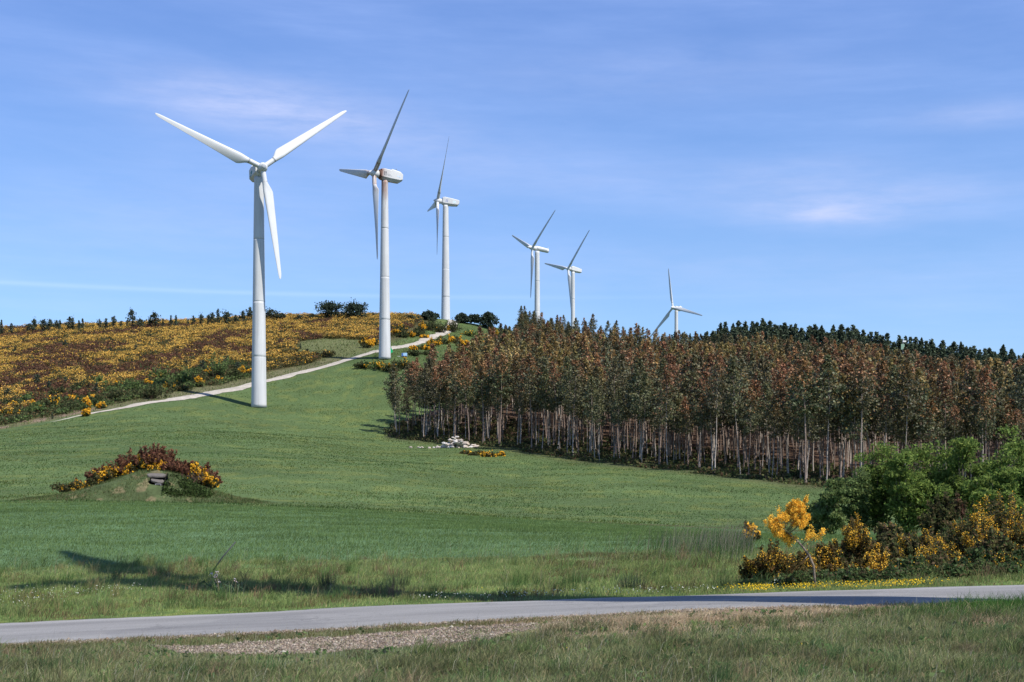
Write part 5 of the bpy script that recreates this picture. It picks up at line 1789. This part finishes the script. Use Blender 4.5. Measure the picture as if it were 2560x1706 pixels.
asphodel(61, 219.5, 32.5, .48, 3, 'tallest pale pink flower spikes in the verge right of the blade shadow')
asphodel(62, 236, 32.0, .34, 1, 'single small pale flower spike right of the taller pink ones')
asphodel(63, 211, 33.5, .40, 1, 'thin faded flower spike left of the taller pink ones')


def tussock(seed, u, Y, h, w, col, label, n=220):
    n = int(n * .6); w *= 1.25; col = np.array(col) * 2.0
    q = np.random.default_rng(seed)
    b = at(u, Y)
    mb = MB()
    a = q.random(n) * 6.28; rr_ = np.sqrt(q.random(n)) * w * .22
    base = np.column_stack([np.cos(a) * rr_, np.sin(a) * rr_, np.zeros(n)])
    a2 = a + q.normal(0, .4, n)
    L = h * q.uniform(.55, 1.1, n)
    tilt = q.uniform(.05, .55, n)
    tip = base + np.column_stack([np.cos(a2) * L * np.sin(tilt), np.sin(a2) * L * np.sin(tilt), L * np.cos(tilt)])
    sd = np.column_stack([-np.sin(a2), np.cos(a2), np.zeros(n)]) * .007
    v = np.stack([base - sd, base + sd, tip], 1).reshape(-1, 3)
    mb.add(v, np.arange(n * 3).reshape(-1, 3), np.repeat(pick(q, n, [col, np.array(col) * 1.5, np.array(col) * .7], [3, 2, 2]), 3, 0))
    o = mb.build('rush_tussock', M_GRASS, None, False, tuple(b)); tag(o, label, 'tussock')


tussock(71, 575, 32.0, .42, .9, (.055, .075, .028), 'upright green rush tussock in the verge left of the darker one')
tussock(72, 631, 30.3, .40, 1.3, (.032, .042, .024), 'wide dark rush tussock in the verge beyond the road', 320)
tussock(73, 724, 29.2, .36, .6, (.04, .05, .024), 'small dark rush tussock near the yellow roadside flowers', 160)
tussock(74, 399, 32.5, .50, .9, (.05, .065, .028), 'spiky tall tussock in the verge above the middle of the road')
tussock(75, 327, 33.0, .55, .9, (.042, .05, .028), 'spindly dark tussock in the shaded verge left of centre')
# ------------------------------------------------------------------ grass
r = np.random.default_rng(53)


def scatter(n, Y0, Y1, margin=.06, power=2.0):
    """points spread over the visible ground between two distances, evenly per square metre"""
    Y = (r.random(n) * (Y1 ** power - Y0 ** power) + Y0 ** power) ** (1 / power)
    hw = 512.0 / F + margin
    x = r.uniform(-hw, hw, n) * Y
    return x, Y


def blades(mb, x, Y, h, w, col, lean=.45, wind=(.25, .05), two=True, tipcol=None):
    n = len(x)
    if n == 0:
        return
    z = gz(x, Y) - .01
    a = r.random(n) * 6.283
    sd = np.column_stack([np.cos(a), np.sin(a), np.zeros(n)]) * (w * .5)[:, None]
    b = r.normal(0, lean, (n, 2)) + np.array(wind)
    base = np.column_stack([x, Y, z])
    tip = base + np.column_stack([b * h[:, None], h])
    tip[:, 2] -= h * .18 * np.minimum(1.5, (b ** 2).sum(1))
    if two:
        mid = base + np.column_stack([b * h[:, None] * .32, h * .58])
        v = np.stack([base - sd, base + sd, mid + sd * .75, mid - sd * .75, tip], 1).reshape(-1, 3)
        k = np.arange(n)[:, None] * 5
        mb.add(v, [k + np.array([0, 1, 2, 3]), k + np.array([3, 2, 4])], np.repeat(col, 5, 0))
    else:
        v = np.stack([base - sd, base + sd, tip], 1).reshape(-1, 3)
        mb.add(v, np.arange(n * 3).reshape(-1, 3), np.repeat(col, 3, 0))


def cols(x, Y, pal, wts, seed, scale=1.5, jit=.2, patch=.35):
    c = pick(r, len(x), pal, wts, jit)
    k = 1 + patch * (vnoise(x, Y, scale, seed, 3) - .5) * 2
    return np.clip(c * k[:, None], 0, 1)


def on_track(x, Y):
    return np.abs(track_dist(x, Y)) < 1.25


# foreground sward, this side of the road
fg = MB()
x, Y = scatter(360000, 11.5, 23.1, .35)
ea, eb = road_edges(x)
bare = in_poly(x + (vnoise(x, Y, .8, 201, 2) - .5) * 1.4, Y + (vnoise(x, Y, .5, 203, 2) - .5) * .7, GRAVEL)
near_edge = sstep(20.4, 21.8, Y + (vnoise(x, Y, 1.2, 205, 2) - .5) * 1.6)
tall_right = np.exp(-((x - 7.6) / 1.9) ** 2) * np.exp(-((Y - 20.8) / .9) ** 2)
hump = np.exp(-((x - 1.9) / 1.5) ** 2) * np.exp(-((Y - 20.6) / .9) ** 2)
deadp = np.clip(sstep(.44, .54, vnoise(x, Y, 1.1, 207, 3)) * sstep(0.2, 1.2, x) * (1 - sstep(6.0, 7.0, x)) * sstep(18.3, 19.0, Y) + hump * .9, 0, 1)
keep = (Y < ea - .02) & ~(bare & (r.random(len(x)) < .93 - .5 * (vnoise(x, Y, .5, 215, 2) > .62))) & (r.random(len(x)) > .55 * near_edge * (1 - tall_right) * (1 - .6 * hump))
x, Y, near_edge, tall_right, deadp, hump = [q[keep] for q in (x, Y, near_edge, tall_right, deadp, hump)]
tuft = vnoise(x, Y, .45, 209, 2)
h = (.055 + .16 * tuft ** 2 + .05 * vnoise(x, Y, 2.2, 211, 2)) * r.uniform(.5, 1.3, len(x)) * (1 - .45 * near_edge) + tall_right * .30 * r.uniform(.4, 1.1, len(x)) + hump * .10
h *= 1 - .6 * (in_poly(x, Y + .9, GRAVEL) | in_poly(x, Y + 1.8, GRAVEL) | in_poly(x, Y + .3, GRAVEL))
c = cols(x, Y, [(.180, .200, .088), (.140, .166, .072), (.230, .225, .110), (.33, .265, .155)], [4, 4, 2, 1.3], 213, .9, .25, .55)
lush = np.array([[.070, .150, .035]]) * r.uniform(.7, 1.3, (len(x), 1))
straw = pick(r, len(x), [(.50, .39, .25), (.36, .26, .17), (.60, .49, .33)], [3, 2, 1.5])
warm = pick(r, len(x), [(.13, .125, .045), (.17, .13, .06), (.11, .10, .04)], [3, 2, 2])
k = (r.random(len(x)) < near_edge * .75)[:, None]
c = np.where(k, warm, c)
c = np.where((r.random(len(x)) < tall_right * 1.2)[:, None], lush, c)
c = np.where((r.random(len(x)) < deadp * .95)[:, None], straw, c)
isd = r.random(len(x)) < deadp * .95
blades(fg, x[~isd], Y[~isd], h[~isd], r.uniform(.004, .009, (~isd).sum()), c[~isd], .5)
blades(fg, x[isd], Y[isd], h[isd] * .8, r.uniform(.005, .010, isd.sum()), straw[isd], 1.1, (.4, -.3))
# taller tufts and flat broad-leaved weeds break up the sward
nt_ = 420
tx, tY = scatter(nt_, 12, 22, .08)
ok_ = ~in_poly(tx, tY + .25, GRAVEL) & ~in_poly(tx, tY + 1.2, GRAVEL) & ~in_poly(tx, tY, GRAVEL) & (tY < 20.4)
tx, tY = tx[ok_], tY[ok_]
kk = r.integers(25, 70, len(tx))
bx = np.repeat(tx, kk) + r.normal(0, .06, kk.sum()); bY = np.repeat(tY, kk) + r.normal(0, .06, kk.sum())
tint = np.repeat(pick(r, len(tx), [(.10, .15, .06), (.15, .19, .07), (.20, .18, .09), (.24, .19, .11)], [3, 3, 1.5, 1], .2), kk, 0)
blades(fg, bx, bY, np.repeat(r.uniform(.10, .30, len(tx)), kk) * r.uniform(.5, 1.2, len(bx)), r.uniform(.005, .010, len(bx)), tint * r.uniform(.8, 1.2, (len(bx), 1)), .55)
wx, wY = scatter(900, 12, 22.3, .08)
ok_ = ~in_poly(wx, wY, GRAVEL) & ~in_poly(wx, wY + .4, GRAVEL) & (wY < 21.5)
wx, wY = np.repeat(wx[ok_], 7), np.repeat(wY[ok_], 7)
P_ = np.column_stack([wx + r.normal(0, .045, len(wx)), wY + r.normal(0, .045, len(wx)), gz(wx, wY) + r.uniform(.02, .08, len(wx))])
leaves(fg, P_, r.uniform(.025, .055, len(wx)), pick(r, len(wx), [(.10, .16, .055), (.14, .19, .075), (.19, .17, .09)], [3, 2, 1]), 1.7, r=r, up=(0, 0, .2))
# straw-coloured seed stalks
x, Y = scatter(2600, 12, 22.0, .08)
keep = ~in_poly(x, Y, GRAVEL)
x, Y = x[keep], Y[keep]
blades(fg, x, Y, r.uniform(.10, .30, len(x)), np.full(len(x), .0045), pick(r, len(x), [(.34, .31, .22), (.40, .37, .29)], [2, 1]), .35)
tag(fg.build('grass_near', M_GRASS), 'short dull foreground grass this side of the road', 'grass', kind='stuff')

# loose stones of the gravel patch and the frayed road edge
gs = MB()
xg = r.uniform(-6.5, 1.0, 16000); yg = r.uniform(17.9, 21.9, 16000)
k = in_poly(xg + (vnoise(xg, yg, .8, 201, 2) - .5) * 1.2, yg + (vnoise(xg, yg, .5, 203, 2) - .5) * .6, GRAVEL)
xg, yg = xg[k], yg[k]
xe = r.uniform(-9, 9, 5200); ye = road_edges(xe)[0] + r.normal(-.12, .16, len(xe))
xg = np.concatenate([xg, xe]); yg = np.concatenate([yg, ye])
nst = len(xg)
s = r.uniform(.008, .026, nst) * np.where(r.random(nst) < .05, 1.7, 1.0)
P = np.column_stack([xg, yg, gz(xg, yg) + s * .3])
oct_ = np.array([[1, 0, 0], [0, 1, 0], [-1, 0, 0], [0, -1, 0], [0, 0, .7], [0, 0, -.7]], float)
v = P[:, None] + oct_[None] * s[:, None, None] * r.uniform(.6, 1.3, (nst, 6, 3))
of = np.array([[0, 1, 4], [1, 2, 4], [2, 3, 4], [3, 0, 4], [1, 0, 5], [2, 1, 5], [3, 2, 5], [0, 3, 5]])
gs.add(v.reshape(-1, 3), (np.arange(nst)[:, None, None] * 6 + of[None]).reshape(-1, 3), np.repeat(pick(r, nst, [(.22, .175, .13), (.17, .13, .095), (.30, .255, .205), (.13, .105, .085)], [4, 3, 2, 2]), 6, 0))
tag(gs.build('gravel', M_ROCK), 'patch of loose pale gravel beside the near edge of the road', 'gravel', kind='stuff')

# the verge beyond the road
vg = MB()
x, Y = scatter(310000, 26.9, 44, .34)
ea, eb = road_edges(x)
keep = (Y > eb + .02) & (Y < 44 - 3 * vnoise(x, Y, 3, 221, 2))
x, Y = x[keep], Y[keep]
tuft = vnoise(x, Y, .7, 223, 2)
edge = sstep(28.3, 27.1, Y)
h = (.08 + .30 * tuft ** 1.7) * r.uniform(.5, 1.25, len(x)) * (1 - .55 * edge)
h *= .62
c = cols(x, Y, [(.225, .270, .095), (.180, .235, .082), (.27, .285, .11), (.32, .265, .14)], [4, 4, 2, 1], 225, 1.6, .22, .35)
br_ = (vnoise(x, Y, 1.8, 227, 3) > .60) & (r.random(len(x)) < .5)
c = np.where(br_[:, None], pick(r, len(x), [(.16, .12, .06), (.13, .085, .045)], [2, 1]), c)
blades(vg, x, Y, h, r.uniform(.007, .014, len(x)), c, .45)
tx, tY = scatter(420, 28, 43, .06)
kk = r.integers(25, 60, len(tx))
bx = np.repeat(tx, kk) + r.normal(0, .10, kk.sum()); bY = np.repeat(tY, kk) + r.normal(0, .10, kk.sum())
tint = np.repeat(pick(r, len(tx), [(.12, .18, .06), (.18, .23, .08), (.22, .20, .09), (.20, .14, .08)], [3, 3, 1.5, 1], .2), kk, 0)
blades(vg, bx, bY, np.repeat(r.uniform(.18, .45, len(tx)), kk) * r.uniform(.5, 1.2, len(bx)), r.uniform(.007, .014, len(bx)), tint * r.uniform(.8, 1.2, (len(bx), 1)), .5)
x, Y = scatter(1500, 29, 44, .06)                          # seeding stalks
blades(vg, x, Y, r.uniform(.3, .6, len(x)), np.full(len(x), .007), pick(r, len(x), [(.30, .27, .17), (.22, .16, .10), (.16, .17, .08)], [2, 1, 2]), .2)
tag(vg.build('grass_verge', M_GRASS), 'rough grass verge along the far side of the road', 'grass', kind='stuff')

# the young crop, dense and bluish green
cg = MB()
x, Y = scatter(440000, 39, 97.5, .20, 1.25)
e1 = 40.5 + 3 * (vnoise(x, Y, 5, 55, 2) - .5)
keep = (Y > e1) & (Y < 96.4 + 2.0 * (vnoise(x, Y, 12, 57, 2) - .5))
x, Y = x[keep], Y[keep]
lodge = vnoise(x * .55, Y, 3.5, 231, 3)
h = (.06 + .11 * lodge) * r.uniform(.65, 1.2, len(x))
c = cols(x, Y, [(.132, .194, .062), (.110, .172, .055), (.162, .218, .075)], [4, 3, 2], 233, 4.0, .12, .22)
blades(cg, x, Y, h, .008 + .00020 * Y * r.uniform(.7, 1.3, len(x)), c, .42, (.3, .02), two=False)
# tall seeding grass left of the roadside scrub
x = r.normal(7.1, 1.5, 3000); Y = r.normal(42.5, 3.2, 3000)
keep = (Y > 37) & (Y < 52) & (x / Y * F + U0 < 752)
x, Y = x[keep], Y[keep]
hd = r.random(len(x)) < .4
blades(cg, x, Y, np.where(hd, r.uniform(.5, 1.05, len(x)), r.uniform(.25, .65, len(x))), np.full(len(x), .009), np.where(hd[:, None], pick(r, len(x), [(.24, .21, .16), (.20, .16, .13), (.15, .17, .09)], [3, 2, 2]), pick(r, len(x), [(.055, .105, .030), (.04, .075, .024)], [2, 2])), .16)
tag(cg.build('crop', M_GRASS), 'young blue green crop filling the field beyond the verge', 'crop', kind='stuff')

# the mown meadow running up to the track
mg = MB()
x, Y = scatter(360000, 96, 345, .09, 1.2)
e2 = 96.2 + 2.0 * (vnoise(x, Y, 12, 57, 2) - .5)
td = track_dist(x, Y)
u = U0 + F * x / Y
w = in_poly(x, Y, WOOD)
d = wood_depth(x, Y)
keep = (Y > e2) & ((td < -1.0) | (Y < 180)) & ~(w & (d > 2.5)) & (Y < 344) & ~((u > 480) & (Y > 240))
onm = (np.abs(x - MCx) < 10.4) & (np.abs(Y - MCy) < 5.2)
keep &= ~onm
x, Y = x[keep], Y[keep]
sw = vnoise(x * .35 + Y * .10, Y, 5.0, 241, 3)
h = (.05 + .22 * sw ** 1.8) * r.uniform(.6, 1.25, len(x))
c = cols(x * .3, Y, [(.093, .146, .044), (.078, .128, .038), (.113, .162, .050), (.145, .145, .058)], [4, 3, 2, .9], 243, 5.0, .10, .42)
warm_ = vnoise(x * .4, Y, 9.0, 245, 3)[:, None] - .5
c = c * (1 + warm_ * np.array([[.55, .10, -.25]]))
dk_ = (vnoise(x, Y, 1.3, 247, 2) > .66) & (vnoise(x, Y, 14, 249, 2) > .45)
c = np.where(dk_[:, None], c * .72, c)
bank_ = (np.exp(-((Y - e2[keep] - 2.0) / 1.6) ** 2) > r.random(len(x))) & (vnoise(x, Y, 4, 250, 2) > .40)
h = np.where(bank_, h + .12, h)
c = np.where(bank_[:, None], c * np.array([[.72, .78, .7]]), c)
blades(mg, x, Y, h, .02 + .00045 * Y * r.uniform(.7, 1.3, len(x)), c, .5, (.35, .0), two=False)
tag(mg.build('meadow_grass', M_GRASS), 'green meadow grass on the slope up to the track', 'grass', kind='stuff')

# grass over the mound
bg_ = MB()
n = 26000
x = r.uniform(MCx - 10.3, MCx + 10.3, n); Y = r.uniform(MCy - 5.2, MCy + 5.2, n)
keep = (cut(x, Y) < .15) & (Y < MCy + 1.5)
x, Y = x[keep], Y[keep]
z0 = mound_h(x, Y) - .12
hh = r.uniform(.06, .22, len(x)) * (.5 + vnoise(x, Y, .9, 251, 2))
c = cols(x, Y, [(.095, .130, .046), (.078, .110, .040), (.13, .135, .056), (.19, .15, .08)], [4, 4, 2, 1], 253, 1.2, .2, .35)
a = r.random(len(x)) * 6.283
sd = np.column_stack([np.cos(a), np.sin(a), 0 * a]) * .025
base = np.column_stack([x, Y, gz(x, Y) + z0 - .01])
tip = base + np.column_stack([r.normal(.1, .4, (len(x), 2)) * hh[:, None], hh])
bg_.add(np.stack([base - sd, base + sd, tip], 1).reshape(-1, 3), np.arange(len(x) * 3).reshape(-1, 3), np.repeat(c, 3, 0))
tag(bg_.build('mound_grass', M_GRASS), 'patchy grass growing over the burial mound', 'grass', kind='stuff')

# rough grass of the bank above the track and of the knoll
kg = MB()
x, Y = scatter(150000, 205, 440, .05, 1.2)
td = track_dist(x, Y); u = U0 + F * x / Y
knoll = np.exp(-(((u - 335) / 44.0) ** 4)) * np.exp(-(((Y - 352) / 21.0) ** 4)) > .3
keep = (((td > 1.2) & (td < 10)) | (knoll & (u < 384)) | ((td < -1.2) & (u > 372) & (u < 560) & (Y > 310))) & (u < 560) & ~in_poly(x, Y, WOOD)
x, Y = x[keep], Y[keep]
h = r.uniform(.15, .5, len(x)) * (.5 + vnoise(x, Y, 2.5, 261, 2))
c = cols(x, Y, [(.14, .17, .06), (.11, .155, .052), (.19, .18, .085)], [4, 3, 2], 263, 4.0, .18, .3)
blades(kg, x, Y, h, .03 + .0005 * Y * r.uniform(.7, 1.3, len(x)), c, .5, two=False)
tag(kg.build('bank_grass', M_GRASS), 'rough grass on the bank above the track and on the knoll', 'grass', kind='stuff')

# ------------------------------------------------------------------ wild flowers too many to count
def flowers(name, x, Y, zoff, size, pal, wts, label, cat):
    mb = MB()
    P = np.column_stack([x, Y, gz(x, Y) + zoff])
    leaves(mb, P, size, pick(r, len(x), pal, wts, .1), 1.1, r=r, up=(0, -.3, .5))
    tag(mb.build(name, M_FLOWER), label, cat, kind='stuff')


n = 1500
x = r.uniform(4.6, 8.9, n); Y = road_edges(x)[1] + .35 + np.abs(r.normal(0, .28, n))
k = vnoise(x, Y, .35, 271, 2) > np.where(x < 7.6, .40, .55)
x2 = r.normal(4.75, .28, 200); Y2 = r.normal(28.0, .22, 200)
x, Y = np.concatenate([x[k], x2]), np.concatenate([Y[k], Y2])
flowers('yellow_flowers', x, Y, r.uniform(.05, .16, len(x)), r.uniform(.016, .029, len(x)), [(.88, .56, .03), (.88, .64, .06)], [2, 1], 'strip of small yellow flowers along the far road edge at right', 'flowers')
x = r.uniform(-12.5, -8.6, 420); Y = r.uniform(29.5, 33.5, 420)
k = vnoise(x, Y, .8, 273, 2) > .45
x, Y = x[k], Y[k]
xb = r.uniform(-2.0, 4.0, 260); Yb = road_edges(xb)[1] + np.abs(r.normal(.3, .3, 260)) + .1
xc = r.normal(5.7, .3, 70); Yc = r.normal(29.2, .2, 70)
x, Y = np.concatenate([x, xb, xc]), np.concatenate([Y, Yb, Yc])
flowers('white_daisies', x, Y, r.uniform(.08, .2, len(x)), r.uniform(.014, .026, len(x)), [(.75, .74, .66), (.68, .66, .52)], [2, 1], 'scattered tiny white daisies in the verge beyond the road', 'flowers')
x = np.concatenate([r.normal(-10.6, .22, 8), r.normal(-12.0, .2, 5), r.normal(-.6, .5, 10), r.normal(3.4, .4, 7), r.uniform(0, 6, 4)]); Y = np.concatenate([r.normal(31.2, .1, 8), r.normal(28.8, .1, 5), r.normal(29.0, .3, 10), r.normal(33, .6, 7), r.uniform(14, 19, 4)])
flowers('dandelions', x, Y, .14, .022, [(.85, .62, .03)], [1], 'few bright yellow dandelions dotted in the grass', 'flowers')
